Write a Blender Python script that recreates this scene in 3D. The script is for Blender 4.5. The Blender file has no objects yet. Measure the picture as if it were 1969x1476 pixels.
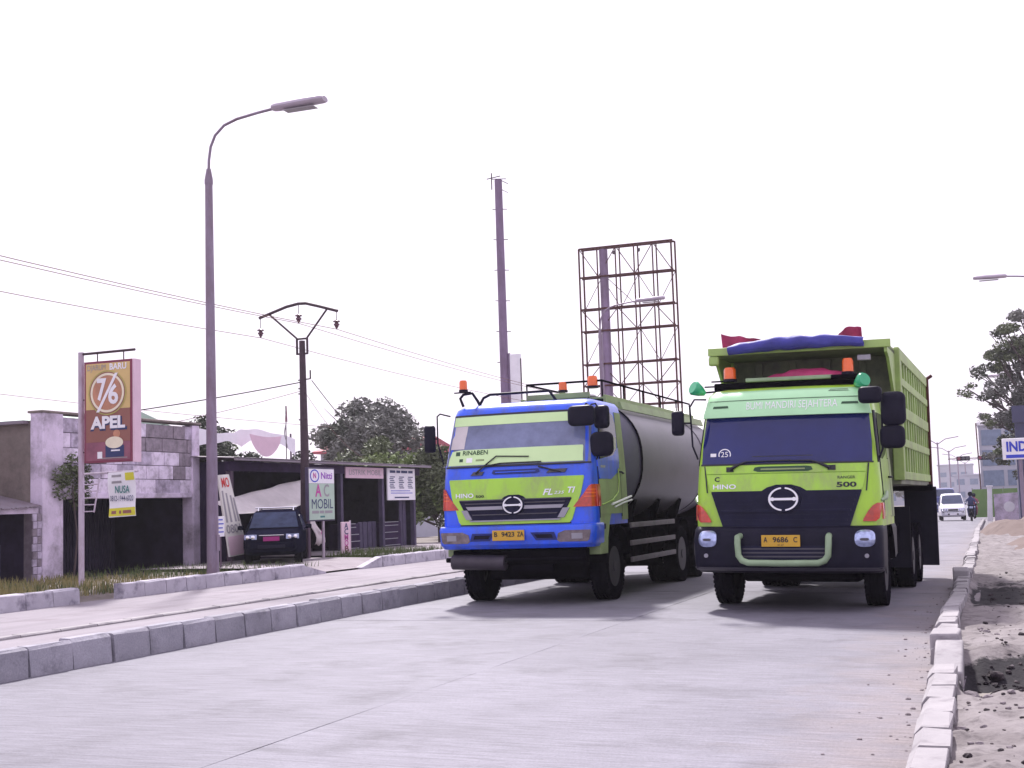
import bpy, bmesh, math, random
from mathutils import Vector, Matrix, noise
random.seed(7)
PI = math.pi
R = math.radians
scene = bpy.context.scene
C = scene.collection

# ------------------------------------------------------------------ camera
cam_data = bpy.data.cameras.new('camera')
cam = bpy.data.objects.new('camera', cam_data)
C.objects.link(cam)
yaw, pitch, roll = R(20.49), R(5.39), R(1.89)
fwd = Vector((-math.sin(yaw) * math.cos(pitch), math.cos(yaw) * math.cos(pitch), math.sin(pitch)))
rgt = fwd.cross(Vector((0, 0, 1))).normalized()
upv = rgt.cross(fwd)
up2 = upv * math.cos(roll) + rgt * math.sin(roll)
rg2 = rgt * math.cos(roll) - upv * math.sin(roll)
m3 = Matrix((rg2, up2, -fwd)).transposed()
cam.matrix_world = Matrix.Translation((0, 0, 1.45)) @ m3.to_4x4()
cam_data.sensor_width = 36.0
cam_data.sensor_fit = 'HORIZONTAL'
cam_data.lens = 36.0 * 2500.0 / 1969.0
cam_data.clip_start = 0.1
cam_data.clip_end = 6000
scene.camera = cam

# ------------------------------------------------------------------ sky, sun, exposure
SUN_EL, SUN_AZ = R(48), R(-27)          # sun behind the houses on the left, azimuth from +Y towards +X
world = bpy.data.worlds.new('World')
scene.world = world
world.use_nodes = True
nt = world.node_tree
nt.nodes.clear()
wo = nt.nodes.new('ShaderNodeOutputWorld')
bg = nt.nodes.new('ShaderNodeBackground')
sky = nt.nodes.new('ShaderNodeTexSky')
sky.sky_type = 'NISHITA'
sky.sun_disc = False
sky.sun_elevation = SUN_EL
sky.sun_rotation = SUN_AZ
sky.air_density = 1.0
sky.dust_density = 4.0
sky.ozone_density = 1.0
mixw = nt.nodes.new('ShaderNodeMixRGB')
mixw.inputs[0].default_value = 0.86                  # an overcast veil over the clear sky
mixw.inputs[2].default_value = (6.9, 6.3, 7.5, 1)
nt.links.new(sky.outputs[0], mixw.inputs[1])
nt.links.new(mixw.outputs[0], bg.inputs[0])
bg.inputs[1].default_value = 0.103
nt.links.new(bg.outputs[0], wo.inputs[0])

sun_data = bpy.data.lights.new('sun', 'SUN')
sun_data.energy = 3.5
sun_data.angle = R(5)
sun_data.color = (1.0, 0.97, 0.94)
sun = bpy.data.objects.new('sun', sun_data)
C.objects.link(sun)
sdir = Vector((math.sin(SUN_AZ) * math.cos(SUN_EL), math.cos(SUN_AZ) * math.cos(SUN_EL), math.sin(SUN_EL)))
sun.rotation_euler = sdir.to_track_quat('Z', 'Y').to_euler()
sun.location = sdir * 50

scene.view_settings.view_transform = 'Standard'
scene.view_settings.look = 'None'
scene.view_settings.exposure = 0.80
scene.view_settings.gamma = 1.0
scene.view_settings.use_curve_mapping = False

# ------------------------------------------------------------------ materials
def mat(name, col, rough=0.6, metal=0.0, var=0.12, scale=3.0, bump=0.0, bscale=40.0, dirt=None, dscale=1.5, damt=0.5,
        coat=0.0, emit=None, trans=0.0, stretch=None, spec=None):
    m = bpy.data.materials.new(name)
    m.use_nodes = True
    n = m.node_tree
    p = n.nodes['Principled BSDF']
    p.inputs['Roughness'].default_value = rough
    p.inputs['Metallic'].default_value = metal
    if spec is not None:
        p.inputs['Specular IOR Level'].default_value = spec
    if coat:
        p.inputs['Coat Weight'].default_value = coat
        p.inputs['Coat Roughness'].default_value = 0.08
    if trans:
        p.inputs['Transmission Weight'].default_value = trans
    tc = n.nodes.new('ShaderNodeTexCoord')
    src = tc.outputs['Object']
    if stretch:
        mp = n.nodes.new('ShaderNodeMapping')
        mp.inputs['Scale'].default_value = stretch
        n.links.new(src, mp.inputs[0])
        src = mp.outputs[0]
    out = None
    if var > 0:
        nz = n.nodes.new('ShaderNodeTexNoise')
        nz.inputs['Scale'].default_value = scale
        nz.inputs['Detail'].default_value = 6
        nz.inputs['Roughness'].default_value = 0.65
        n.links.new(src, nz.inputs['Vector'])
        cr = n.nodes.new('ShaderNodeValToRGB')
        cr.color_ramp.elements[0].position = 0.3
        cr.color_ramp.elements[1].position = 0.7
        cr.color_ramp.elements[0].color = tuple(c * (1 - var) for c in col) + (1,)
        cr.color_ramp.elements[1].color = tuple(min(1, c * (1 + var)) for c in col) + (1,)
        n.links.new(nz.outputs['Fac'], cr.inputs[0])
        out = cr.outputs[0]
    if dirt is not None:
        nd = n.nodes.new('ShaderNodeTexNoise')
        nd.inputs['Scale'].default_value = dscale
        nd.inputs['Detail'].default_value = 8
        nd.inputs['Roughness'].default_value = 0.7
        n.links.new(src, nd.inputs['Vector'])
        rp = n.nodes.new('ShaderNodeValToRGB')
        rp.color_ramp.elements[0].position = 0.45
        rp.color_ramp.elements[1].position = 0.68
        rp.color_ramp.elements[0].color = (0, 0, 0, 1)
        rp.color_ramp.elements[1].color = (damt, damt, damt, 1)
        n.links.new(nd.outputs['Fac'], rp.inputs[0])
        mx = n.nodes.new('ShaderNodeMixRGB')
        n.links.new(rp.outputs[0], mx.inputs[0])
        if out is None:
            mx.inputs[1].default_value = tuple(col) + (1,)
        else:
            n.links.new(out, mx.inputs[1])
        mx.inputs[2].default_value = tuple(dirt) + (1,)
        out = mx.outputs[0]
    if out is None:
        p.inputs['Base Color'].default_value = tuple(col) + (1,)
    else:
        n.links.new(out, p.inputs['Base Color'])
    if bump:
        nb = n.nodes.new('ShaderNodeTexNoise')
        nb.inputs['Scale'].default_value = bscale
        nb.inputs['Detail'].default_value = 5
        n.links.new(src, nb.inputs['Vector'])
        bp = n.nodes.new('ShaderNodeBump')
        bp.inputs['Strength'].default_value = bump
        bp.inputs['Distance'].default_value = 0.02
        n.links.new(nb.outputs['Fac'], bp.inputs['Height'])
        n.links.new(bp.outputs[0], p.inputs['Normal'])
    if emit:
        p.inputs['Emission Color'].default_value = tuple(emit[0]) + (1,)
        p.inputs['Emission Strength'].default_value = emit[1]
    return m

M = {}
M['lime'] = mat('lime_paint', (0.36, 0.63, 0.03), 0.35, var=0.1, scale=2, coat=0.35, dirt=(0.24, 0.26, 0.14), damt=0.75, dscale=2.6, stretch=(1, 1, 0.4))
M['lime_panel'] = mat('lime_panel_paint', (0.38, 0.69, 0.04), 0.3, var=0.08, scale=2, coat=0.5, dirt=(0.28, 0.34, 0.13), damt=0.7, dscale=3.2, stretch=(1, 1, 0.45))
M['olive'] = mat('dusty_green_paint', (0.27, 0.36, 0.15), 0.5, var=0.15, scale=2, dirt=(0.16, 0.15, 0.1), damt=0.6)
M['mint'] = mat('mint_paint', (0.46, 0.82, 0.46), 0.4, var=0.06, scale=2, coat=0.3)
M['pale_band'] = mat('pale_green_film', (0.62, 0.84, 0.42), 0.25, var=0.05, scale=1.5)
M['blue'] = mat('blue_paint', (0.010, 0.095, 0.85), 0.3, var=0.15, scale=2, coat=0.4, dirt=(0.05, 0.08, 0.28), damt=0.75, dscale=3.0, stretch=(1, 1, 0.45))
M['black'] = mat('black_plastic', (0.012, 0.011, 0.024), 0.45, var=0.25, scale=4, spec=0.1)
M['grille_black'] = mat('satin_black_grille', (0.012, 0.012, 0.036), 0.38, var=0.25, scale=4, spec=0.14)
M['chassis'] = mat('chassis_black', (0.006, 0.005, 0.009), 0.7, var=0.4, scale=5, spec=0.0)
M['rubber'] = mat('rubber', (0.008, 0.007, 0.012), 0.8, var=0.4, scale=6, bump=0.2, bscale=60, spec=0.0)
M['rim'] = mat('rim_steel', (0.035, 0.032, 0.042), 0.6, metal=0.2, var=0.3, scale=5)
M['glass_navy'] = mat('windscreen_navy', (0.010, 0.016, 0.125), 0.06, var=0.3, scale=0.8)
M['glass_grey'] = mat('windscreen_grey', (0.17, 0.195, 0.32), 0.07, var=0.4, scale=1.4)
M['glass_dark'] = mat('side_glass', (0.02, 0.018, 0.045), 0.06, var=0.2)
M['chrome'] = mat('chrome', (0.85, 0.85, 0.9), 0.12, metal=1.0, var=0.03)
M['silver'] = mat('silver_plastic', (0.32, 0.31, 0.36), 0.35, metal=0.3, var=0.1)
M['dark_grey'] = mat('dark_grey_plastic', (0.06, 0.055, 0.075), 0.45, var=0.2)
M['white_letter'] = mat('white_letter', (0.86, 0.86, 0.88), 0.5, var=0.04)
M['black_letter'] = mat('black_letter', (0.012, 0.012, 0.02), 0.5, var=0.1)
M['orange'] = mat('orange_beacon', (0.85, 0.13, 0.015), 0.2, var=0.1, coat=0.5)
M['red_lens'] = mat('red_orange_lens', (0.52, 0.035, 0.015), 0.15, var=0.35, scale=9, coat=0.6)
M['lens'] = mat('clear_lens', (0.42, 0.48, 0.72), 0.08, var=0.35, scale=14, metal=0.5)
M['plate'] = mat('yellow_plate', (0.62, 0.36, 0.03), 0.5, var=0.1)
M['tank'] = mat('tank_grey_paint', (0.125, 0.11, 0.145), 0.42, var=0.12, scale=1.2, dirt=(0.09, 0.08, 0.09), damt=0.5, dscale=0.9)
M['tank_head'] = mat('tank_head_paint', (0.13, 0.12, 0.16), 0.5, var=0.15, scale=1.5)
M['teal'] = mat('teal_green_lamp', (0.02, 0.42, 0.18), 0.25, var=0.15, coat=0.5)
M['tarp_blue'] = mat('blue_tarpaulin', (0.045, 0.045, 0.30), 0.6, var=0.3, scale=3, bump=0.4, bscale=9)
M['tarp_red'] = mat('crimson_tarpaulin', (0.42, 0.03, 0.13), 0.6, var=0.3, scale=3, bump=0.4, bscale=9)
M['tarp_white'] = mat('white_tarpaulin', (0.62, 0.57, 0.58), 0.7, var=0.15, scale=1.5, bump=0.3, bscale=5)
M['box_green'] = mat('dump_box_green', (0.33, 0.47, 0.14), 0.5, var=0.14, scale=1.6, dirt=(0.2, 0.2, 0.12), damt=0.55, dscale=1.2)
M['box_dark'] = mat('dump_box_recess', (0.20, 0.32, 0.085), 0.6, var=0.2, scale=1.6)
M['box_front'] = mat('dump_box_front', (0.20, 0.22, 0.15), 0.65, var=0.35, scale=1.2, dirt=(0.07, 0.06, 0.08), damt=0.7)
M['flap'] = mat('mud_flap_rubber', (0.010, 0.009, 0.02), 0.55, var=0.3, spec=0.15)
M['lamp_grey'] = mat('galvanised_steel', (0.25, 0.20, 0.28), 0.5, metal=0.3, var=0.25, scale=2, dirt=(0.13, 0.07, 0.08), damt=0.7, dscale=1.8, stretch=(1, 1, 0.3))
M['lamp_head'] = mat('lamp_head_grey', (0.40, 0.34, 0.42), 0.5, var=0.08)
M['tower'] = mat('painted_tower_steel', (0.20, 0.135, 0.24), 0.6, var=0.25, scale=1, dirt=(0.09, 0.05, 0.08), damt=0.7, dscale=0.9, stretch=(1, 1, 0.3))
M['rust'] = mat('rusty_steel', (0.075, 0.022, 0.024), 0.8, var=0.4, scale=6, spec=0.15)
M['dark_steel'] = mat('dark_steel', (0.045, 0.022, 0.035), 0.65, var=0.3, scale=5)
M['wire'] = mat('wire_copper_black', (0.15, 0.07, 0.065), 0.7, var=0)
M['wire_dark'] = mat('wire_black', (0.02, 0.012, 0.015), 0.7, var=0)
M['ceramic'] = mat('brown_insulator', (0.10, 0.035, 0.06), 0.25, var=0.1)
M['plaster'] = mat('peeling_white_plaster', (0.70, 0.60, 0.76), 0.85, var=0.15, scale=2, bump=0.3, bscale=18, dirt=(0.2, 0.17, 0.2), damt=0.85, dscale=1.3)
M['block_white'] = mat('painted_block', (0.82, 0.72, 0.88), 0.85, var=0.08, scale=3, bump=0.35, bscale=25, dirt=(0.30, 0.25, 0.31), damt=0.8, dscale=3.2)
M['block_grey'] = mat('bare_block', (0.27, 0.225, 0.27), 0.9, var=0.35, scale=5, bump=0.5, bscale=22)
M['block_mid'] = mat('faded_block', (0.52, 0.45, 0.58), 0.88, var=0.3, scale=4, bump=0.4, bscale=22, dirt=(0.16, 0.13, 0.17), damt=0.8, dscale=2.5)
M['stained'] = mat('stained_render', (0.26, 0.215, 0.20), 0.9, var=0.4, scale=0.9, bump=0.4, bscale=12, dirt=(0.07, 0.055, 0.055), damt=0.85, dscale=0.7)
M['pale_green_wall'] = mat('pale_green_wall', (0.33, 0.42, 0.33), 0.85, var=0.15, scale=1)
M['mortar'] = mat('mortar', (0.16, 0.13, 0.16), 0.95, var=0.25, scale=6)
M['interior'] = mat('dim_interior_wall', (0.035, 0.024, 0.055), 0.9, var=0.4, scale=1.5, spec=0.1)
M['shutter'] = mat('shutter_metal', (0.075, 0.06, 0.11), 0.7, var=0.25, scale=2, spec=0.2)
M['sheet'] = mat('corrugated_sheet', (0.26, 0.22, 0.27), 0.6, var=0.25, scale=1.5, dirt=(0.12, 0.08, 0.08), damt=0.7)
M['wood_post'] = mat('weathered_timber', (0.10, 0.065, 0.10), 0.85, var=0.3, scale=4, stretch=(1, 1, 0.2))
M['pole_white'] = mat('white_painted_pipe', (0.52, 0.44, 0.55), 0.5, var=0.15, scale=4, dirt=(0.2, 0.12, 0.13), damt=0.7, dscale=2.5, stretch=(1, 1, 0.4))
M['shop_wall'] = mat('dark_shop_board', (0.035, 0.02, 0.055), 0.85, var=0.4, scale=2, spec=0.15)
M['car_black'] = mat('black_car_paint', (0.008, 0.008, 0.02), 0.5, var=0.1, spec=0.0)
M['car_glass'] = mat('car_glass', (0.05, 0.065, 0.13), 0.06, var=0.2)
M['car_glass_shaded'] = mat('car_glass_shaded', (0.03, 0.04, 0.085), 0.15, var=0.35, spec=0.1)  # darker copy of the car glass, awning shade put into its colour
M['van_white'] = mat('white_car_paint', (0.72, 0.72, 0.8), 0.25, var=0.04, coat=0.6)
M['bus_blue'] = mat('dark_blue_coach', (0.05, 0.07, 0.25), 0.3, var=0.1)
M['magenta_plate'] = mat('crimson_plate', (0.30, 0.012, 0.16), 0.5, var=0.1)
M['leaf_dark'] = mat('leaf_dark', (0.062, 0.072, 0.052), 0.6, var=0.35, scale=0.8)
M['leaf_mid'] = mat('leaf_mid', (0.10, 0.122, 0.058), 0.6, var=0.35, scale=0.8)
M['leaf_grey'] = mat('leaf_grey_green', (0.18, 0.18, 0.17), 0.65, var=0.35, scale=0.7)
M['leaf_bright'] = mat('leaf_bright', (0.14, 0.185, 0.06), 0.6, var=0.4, scale=0.9)
M['bark'] = mat('bark', (0.09, 0.065, 0.07), 0.9, var=0.35, scale=5, bump=0.5, bscale=15, stretch=(1, 1, 0.3))
M['dry_grass'] = mat('dry_grass', (0.23, 0.20, 0.085), 0.8, var=0.35, scale=1.2)
M['green_grass'] = mat('green_grass', (0.085, 0.115, 0.04), 0.8, var=0.35, scale=1.2)
M['rock'] = mat('rubble_stone', (0.20, 0.17, 0.185), 0.9, var=0.3, scale=5, bump=0.5, bscale=14)
M['paint_line'] = mat('worn_white_line', (0.72, 0.70, 0.72), 0.7, var=0.1, dirt=(0.4, 0.37, 0.38), damt=0.8, dscale=3)
M['far_city'] = mat('far_wall_hazed', (0.40, 0.40, 0.48), 0.9, var=0.12, scale=0.3)  # distance haze put into the wall colour as paleness
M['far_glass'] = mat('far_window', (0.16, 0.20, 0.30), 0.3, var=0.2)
M['red_roof'] = mat('red_roof', (0.36, 0.07, 0.10), 0.7, var=0.2)
M['green_sheet'] = mat('green_sheet_fence', (0.10, 0.19, 0.05), 0.6, var=0.2, scale=0.7)

M['chrome_white'] = mat('bright_chrome', (0.8, 0.8, 0.84), 0.3, metal=0.35, var=0.03)
M['dark_green_letter'] = mat('dark_green_letter', (0.02, 0.07, 0.03), 0.5, var=0.1)
M['dark_blue'] = mat('dark_blue_slot', (0.006, 0.018, 0.16), 0.5, var=0.2)
M['headlamp_glass'] = mat('headlamp_glass', (0.20, 0.165, 0.175), 0.12, var=0.45, scale=9, metal=0.3)
M['dark_steel_grey'] = mat('dark_steel_grey', (0.055, 0.045, 0.06), 0.55, var=0.3, metal=0.3)
M['pale_glass'] = mat('painted_glass_reflection', (0.33, 0.35, 0.25), 0.2, var=0.2)  # reflection on the side glass, painted as a pale colour
M['guard_grey'] = mat('guard_grey', (0.15, 0.13, 0.15), 0.5, var=0.3, metal=0.2)
M['bar_green'] = mat('pale_green_tube', (0.26, 0.36, 0.22), 0.4, var=0.2, scale=4)

# --- ground materials with their own node set-ups
def ground_mat(name, c1, c2, c3, s1, s2, rough=0.9, bump=0.4, bscale=30, streak=None, streak_amt=0.25, soil=None, gutter=None, vary=0.0):
    m = bpy.data.materials.new(name)
    m.use_nodes = True
    n = m.node_tree
    p = n.nodes['Principled BSDF']
    p.inputs['Roughness'].default_value = rough
    p.inputs['Specular IOR Level'].default_value = 0.3
    g = n.nodes.new('ShaderNodeNewGeometry')
    def nz(s, det=7, vec=None, r=0.65):
        t = n.nodes.new('ShaderNodeTexNoise')
        t.inputs['Scale'].default_value = s
        t.inputs['Detail'].default_value = det
        t.inputs['Roughness'].default_value = r
        n.links.new(vec if vec else g.outputs['Position'], t.inputs['Vector'])
        return t.outputs['Fac']
    def ramp(fac, a, b):
        r_ = n.nodes.new('ShaderNodeMapRange')
        r_.inputs['From Min'].default_value = a
        r_.inputs['From Max'].default_value = b
        n.links.new(fac, r_.inputs['Value'])
        return r_.outputs[0]
    def mix(fac, a, b, mode='MIX'):
        x = n.nodes.new('ShaderNodeMixRGB')
        x.blend_type = mode
        if isinstance(fac, float):
            x.inputs[0].default_value = fac
        else:
            n.links.new(fac, x.inputs[0])
        for i, v in ((1, a), (2, b)):
            if isinstance(v, tuple):
                x.inputs[i].default_value = v + (1,)
            else:
                n.links.new(v, x.inputs[i])
        return x.outputs[0]
    col = mix(ramp(nz(s1), 0.36, 0.64), c1, c2)
    col = mix(ramp(nz(s2, 9), 0.52, 0.72), col, c3)
    if vary:
        oi = n.nodes.new('ShaderNodeObjectInfo')
        mv = n.nodes.new('ShaderNodeMapRange')
        mv.inputs['To Min'].default_value = 1 - vary
        mv.inputs['To Max'].default_value = 1 + vary * .4
        n.links.new(oi.outputs['Random'], mv.inputs['Value'])
        col = mix(1.0, col, mv.outputs[0], 'MULTIPLY')
    if gutter:
        # dust swept against the kerb: a ragged band with its own outline
        sx_ = n.nodes.new('ShaderNodeSeparateXYZ')
        n.links.new(g.outputs['Position'], sx_.inputs[0])
        mr = n.nodes.new('ShaderNodeMapRange')
        mr.inputs['From Min'].default_value = -2.3
        mr.inputs['From Max'].default_value = -0.75
        n.links.new(sx_.outputs[0], mr.inputs['Value'])
        ma = n.nodes.new('ShaderNodeMath'); ma.operation = 'MULTIPLY_ADD'
        n.links.new(nz(1.7, 8, None, 0.7), ma.inputs[0])
        ma.inputs[1].default_value = 1.5
        ma.inputs[2].default_value = -1.15
        mb_ = n.nodes.new('ShaderNodeMath'); mb_.operation = 'ADD'; mb_.use_clamp = True
        n.links.new(ma.outputs[0], mb_.inputs[0]); n.links.new(mr.outputs[0], mb_.inputs[1])
        col = mix(mb_.outputs[0], col, gutter)
    if soil:  # dark soil mask, which also carries the trucks' painted shadow
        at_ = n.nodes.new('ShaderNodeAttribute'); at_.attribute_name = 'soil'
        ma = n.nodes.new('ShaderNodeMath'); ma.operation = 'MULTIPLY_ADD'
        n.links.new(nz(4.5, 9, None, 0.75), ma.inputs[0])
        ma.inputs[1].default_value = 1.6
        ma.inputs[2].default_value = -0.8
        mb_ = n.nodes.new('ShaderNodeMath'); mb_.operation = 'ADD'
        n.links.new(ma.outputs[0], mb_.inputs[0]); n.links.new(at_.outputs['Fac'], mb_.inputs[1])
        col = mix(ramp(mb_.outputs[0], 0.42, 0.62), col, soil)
    if vary:
        # grit: fine grain and sparse dark specks
        gn = mix(ramp(nz(55.0, 3), 0.3, 0.7), (0.84, 0.84, 0.84), (1.1, 1.1, 1.1))
        col = mix(1.0, col, gn, 'MULTIPLY')
        col = mix(ramp(nz(17.0, 4, None, 0.8), 0.70, 0.78), col, tuple(c * .45 for c in c3))
        col = mix(ramp(nz(0.45, 5), 0.55, 0.8), col, c3)
    fine = nz(bscale, 6)
    hgt = fine
    if streak:
        mp = n.nodes.new('ShaderNodeMapping')
        mp.inputs['Scale'].default_value = streak
        n.links.new(g.outputs['Position'], mp.inputs[0])
        st = nz(1.0, 4, mp.outputs[0])
        s = ramp(st, 0.3, 0.7)
        gr = mix(s, tuple([1 - streak_amt] * 3), tuple([1 + streak_amt * 0.35] * 3))
        col = mix(1.0, col, gr, 'MULTIPLY')
        ad = n.nodes.new('ShaderNodeMath')
        ad.operation = 'ADD'
        n.links.new(fine, ad.inputs[0])
        n.links.new(st, ad.inputs[1])
        hgt = ad.outputs[0]
    n.links.new(col, p.inputs['Base Color'])
    bp = n.nodes.new('ShaderNodeBump')
    bp.inputs['Strength'].default_value = bump
    bp.inputs['Distance'].default_value = 0.02
    n.links.new(hgt, bp.inputs['Height'])
    n.links.new(bp.outputs[0], p.inputs['Normal'])
    return m

M['concrete_road'] = ground_mat('brushed_concrete_road', (0.185, 0.174, 0.216), (0.24, 0.228, 0.278), (0.14, 0.13, 0.162), 0.35, 1.1, rough=0.72, bump=0.5, bscale=28, streak=(2.2, 24.0, 1.0), streak_amt=0.3, gutter=(0.25, 0.205, 0.21), vary=0.10)
M['far_road'] = ground_mat('far_carriageway', (0.24, 0.212, 0.245), (0.285, 0.255, 0.29), (0.195, 0.165, 0.192), 0.3, 0.9, rough=0.85, bump=0.3, bscale=20, streak=(3.0, 0.15, 1.0), streak_amt=0.18)
M['kerb'] = ground_mat('kerb_concrete', (0.30, 0.29, 0.34), (0.38, 0.36, 0.42), (0.20, 0.19, 0.225), 1.5, 4.0, bump=0.5, bscale=35, vary=0.14)
M['kerb_white'] = ground_mat('whitewashed_kerb', (0.52, 0.49, 0.56), (0.42, 0.39, 0.46), (0.12, 0.105, 0.15), 2.5, 3.0, bump=0.5, bscale=35)
M['kerb_pale'] = ground_mat('pale_new_kerb', (0.30, 0.28, 0.30), (0.36, 0.335, 0.355), (0.20, 0.18, 0.20), 1.5, 4.0, bump=0.35, bscale=35)
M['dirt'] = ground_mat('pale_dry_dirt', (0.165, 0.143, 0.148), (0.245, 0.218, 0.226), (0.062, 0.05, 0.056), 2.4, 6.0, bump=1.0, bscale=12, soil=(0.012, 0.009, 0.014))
M['dark_soil'] = ground_mat('dark_wet_soil', (0.035, 0.026, 0.036), (0.07, 0.05, 0.06), (0.16, 0.12, 0.13), 3.0, 5.0, bump=1.0, bscale=8)
M['clod_soil'] = ground_mat('clod_soil', (0.022, 0.016, 0.022), (0.06, 0.048, 0.055), (0.14, 0.115, 0.12), 2.0, 4.0, bump=0.8, bscale=30)
M['heap_soil'] = ground_mat('brown_heap_soil', (0.13, 0.092, 0.085), (0.18, 0.135, 0.125), (0.07, 0.045, 0.045), 0.8, 1.6, bump=1.0, bscale=5)
M['verge'] = ground_mat('verge_earth', (0.15, 0.125, 0.11), (0.21, 0.18, 0.175), (0.08, 0.07, 0.05), 0.8, 1.5, bump=0.8, bscale=8)
M['land'] = ground_mat('dusty_land', (0.24, 0.21, 0.19), (0.30, 0.27, 0.25), (0.16, 0.17, 0.10), 0.05, 0.12, bump=0.3, bscale=1)
M['forecourt'] = ground_mat('worn_forecourt', (0.25, 0.215, 0.24), (0.31, 0.27, 0.30), (0.15, 0.12, 0.14), 0.7, 1.6, bump=0.4, bscale=14)

# ------------------------------------------------------------------ mesh helpers
class MB:
    def __init__(s):
        s.v = []; s.f = []
    def add(s, vs, fs):
        o = len(s.v)
        s.v += [tuple(v) for v in vs]
        s.f += [tuple(i + o for i in f) for f in fs]
        return s
    def box(s, c, d, rz=0.0, m=None):
        hx, hy, hz = d[0] / 2, d[1] / 2, d[2] / 2
        vs = [Vector((x, y, z)) for x in (-hx, hx) for y in (-hy, hy) for z in (-hz, hz)]
        if m is not None:
            vs = [m @ v for v in vs]
        elif rz:
            r = Matrix.Rotation(rz, 3, 'Z')
            vs = [r @ v for v in vs]
        vs = [v + Vector(c) for v in vs]
        return s.add(vs, [(0, 1, 3, 2), (4, 6, 7, 5), (0, 4, 5, 1), (2, 3, 7, 6), (0, 2, 6, 4), (1, 5, 7, 3)])
    def bb(s, x0, x1, y0, y1, z0, z1):
        return s.box(((x0 + x1) / 2, (y0 + y1) / 2, (z0 + z1) / 2), (abs(x1 - x0), abs(y1 - y0), abs(z1 - z0)))
    def tube(s, pts, r, n=8, caps=True):
        pts = [Vector(p) for p in pts]
        rs = r if isinstance(r, (list, tuple)) else [r] * len(pts)
        rings = []
        prev = None
        for i, p in enumerate(pts):
            if i == 0: t = pts[1] - p
            elif i == len(pts) - 1: t = p - pts[i - 1]
            else: t = (pts[i + 1] - p).normalized() + (p - pts[i - 1]).normalized()
            t = t.normalized() if t.length > 1e-9 else Vector((0, 0, 1))
            if prev is None:
                a = Vector((0, 0, 1)) if abs(t.z) < 0.9 else Vector((1, 0, 0))
                u = t.cross(a).normalized()
            else:
                u = (prev - t * prev.dot(t)).normalized()
            prev = u
            w = t.cross(u)
            rings.append([p + (u * math.cos(2 * PI * k / n) + w * math.sin(2 * PI * k / n)) * rs[i] for k in range(n)])
        vs = [v for rg in rings for v in rg]
        fs = []
        for i in range(len(rings) - 1):
            for k in range(n):
                fs.append((i * n + k, i * n + (k + 1) % n, (i + 1) * n + (k + 1) % n, (i + 1) * n + k))
        if caps:
            fs.append(tuple(range(n))[::-1])
            fs.append(tuple((len(rings) - 1) * n + k for k in range(n)))
        return s.add(vs, fs)
    def lathe(s, prof, n=24, origin=(0, 0, 0), axis='Z', closed=False):
        # prof: list of (radius, height along axis)
        o = Vector(origin)
        vs = []
        for r, h in prof:
            for k in range(n):
                a = 2 * PI * k / n
                c, d = r * math.cos(a), r * math.sin(a)
                vs.append(o + (Vector((c, d, h)) if axis == 'Z' else Vector((h, c, d)) if axis == 'X' else Vector((c, h, d))))
        fs = []
        L = len(prof)
        for i in range(L if closed else L - 1):
            j = (i + 1) % L
            for k in range(n):
                fs.append((i * n + k, i * n + (k + 1) % n, j * n + (k + 1) % n, j * n + k))
        if not closed:
            if prof[0][0] > 1e-4: fs.append(tuple(range(n))[::-1])
            if prof[-1][0] > 1e-4: fs.append(tuple((L - 1) * n + k for k in range(n)))
        return s.add(vs, fs)
    def loft(s, rings, caps=True, closed=True):
        n = len(rings[0])
        vs = [v for rg in rings for v in rg]
        fs = []
        for i in range(len(rings) - 1):
            for k in range(n if closed else n - 1):
                fs.append((i * n + k, i * n + (k + 1) % n, (i + 1) * n + (k + 1) % n, (i + 1) * n + k))
        if caps:
            fs.append(tuple(range(n))[::-1])
            fs.append(tuple((len(rings) - 1) * n + k for k in range(n)))
        return s.add(vs, fs)
    def prism(s, poly, fn, d0, d1):
        # poly in 2D; fn(a, b, d) -> 3D
        n = len(poly)
        vs = [fn(a, b, d0) for a, b in poly] + [fn(a, b, d1) for a, b in poly]
        fs = [tuple(range(n))[::-1], tuple(range(n, 2 * n))]
        fs += [(i, (i + 1) % n, n + (i + 1) % n, n + i) for i in range(n)]
        return s.add(vs, fs)
    def sheet(s, fn, nu, nv, thick=None):
        # fn(u, v) -> 3D point; open grid, optional thickness vector
        vs = [Vector(fn(i / nu, j / nv)) for j in range(nv + 1) for i in range(nu + 1)]
        w = nu + 1
        fs = [(j * w + i, j * w + i + 1, (j + 1) * w + i + 1, (j + 1) * w + i) for j in range(nv) for i in range(nu)]
        if thick is not None:
            N = len(vs)
            t = Vector(thick)
            vs += [v + t for v in vs]
            fs += [tuple(N + k for k in f[::-1]) for f in list(fs)]
            edge = [i for i in range(w)] + [j * w + nu for j in range(1, nv + 1)] + [nv * w + i for i in range(nu - 1, -1, -1)] + [j * w for j in range(nv - 1, 0, -1)]
            for a, b in zip(edge, edge[1:] + edge[:1]):
                fs.append((a, a + N, b + N, b))
        return s.add(vs, fs)
    def mesh(s, name, smooth=None):
        me = bpy.data.meshes.new(name)
        me.from_pydata(s.v, [], s.f)
        bm = bmesh.new(); bm.from_mesh(me)
        bmesh.ops.recalc_face_normals(bm, faces=bm.faces)
        bm.to_mesh(me); bm.free()
        if smooth:
            me.shade_smooth()
            me.set_sharp_from_angle(angle=R(smooth))
        me.update()
        return me
    def build(s, name, m, parent=None, smooth=None, bevel=0.0, loc=None):
        me = s.mesh(name, smooth if smooth else (35 if bevel else None))
        me.materials.append(M[m] if isinstance(m, str) else m)
        o = bpy.data.objects.new(name, me)
        C.objects.link(o)
        if parent is not None: o.parent = parent
        if loc is not None: o.location = loc
        if bevel:
            b = o.modifiers.new('bevel', 'BEVEL')
            b.width = bevel; b.segments = 2; b.limit_method = 'ANGLE'; b.angle_limit = R(40)
        return o

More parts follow.
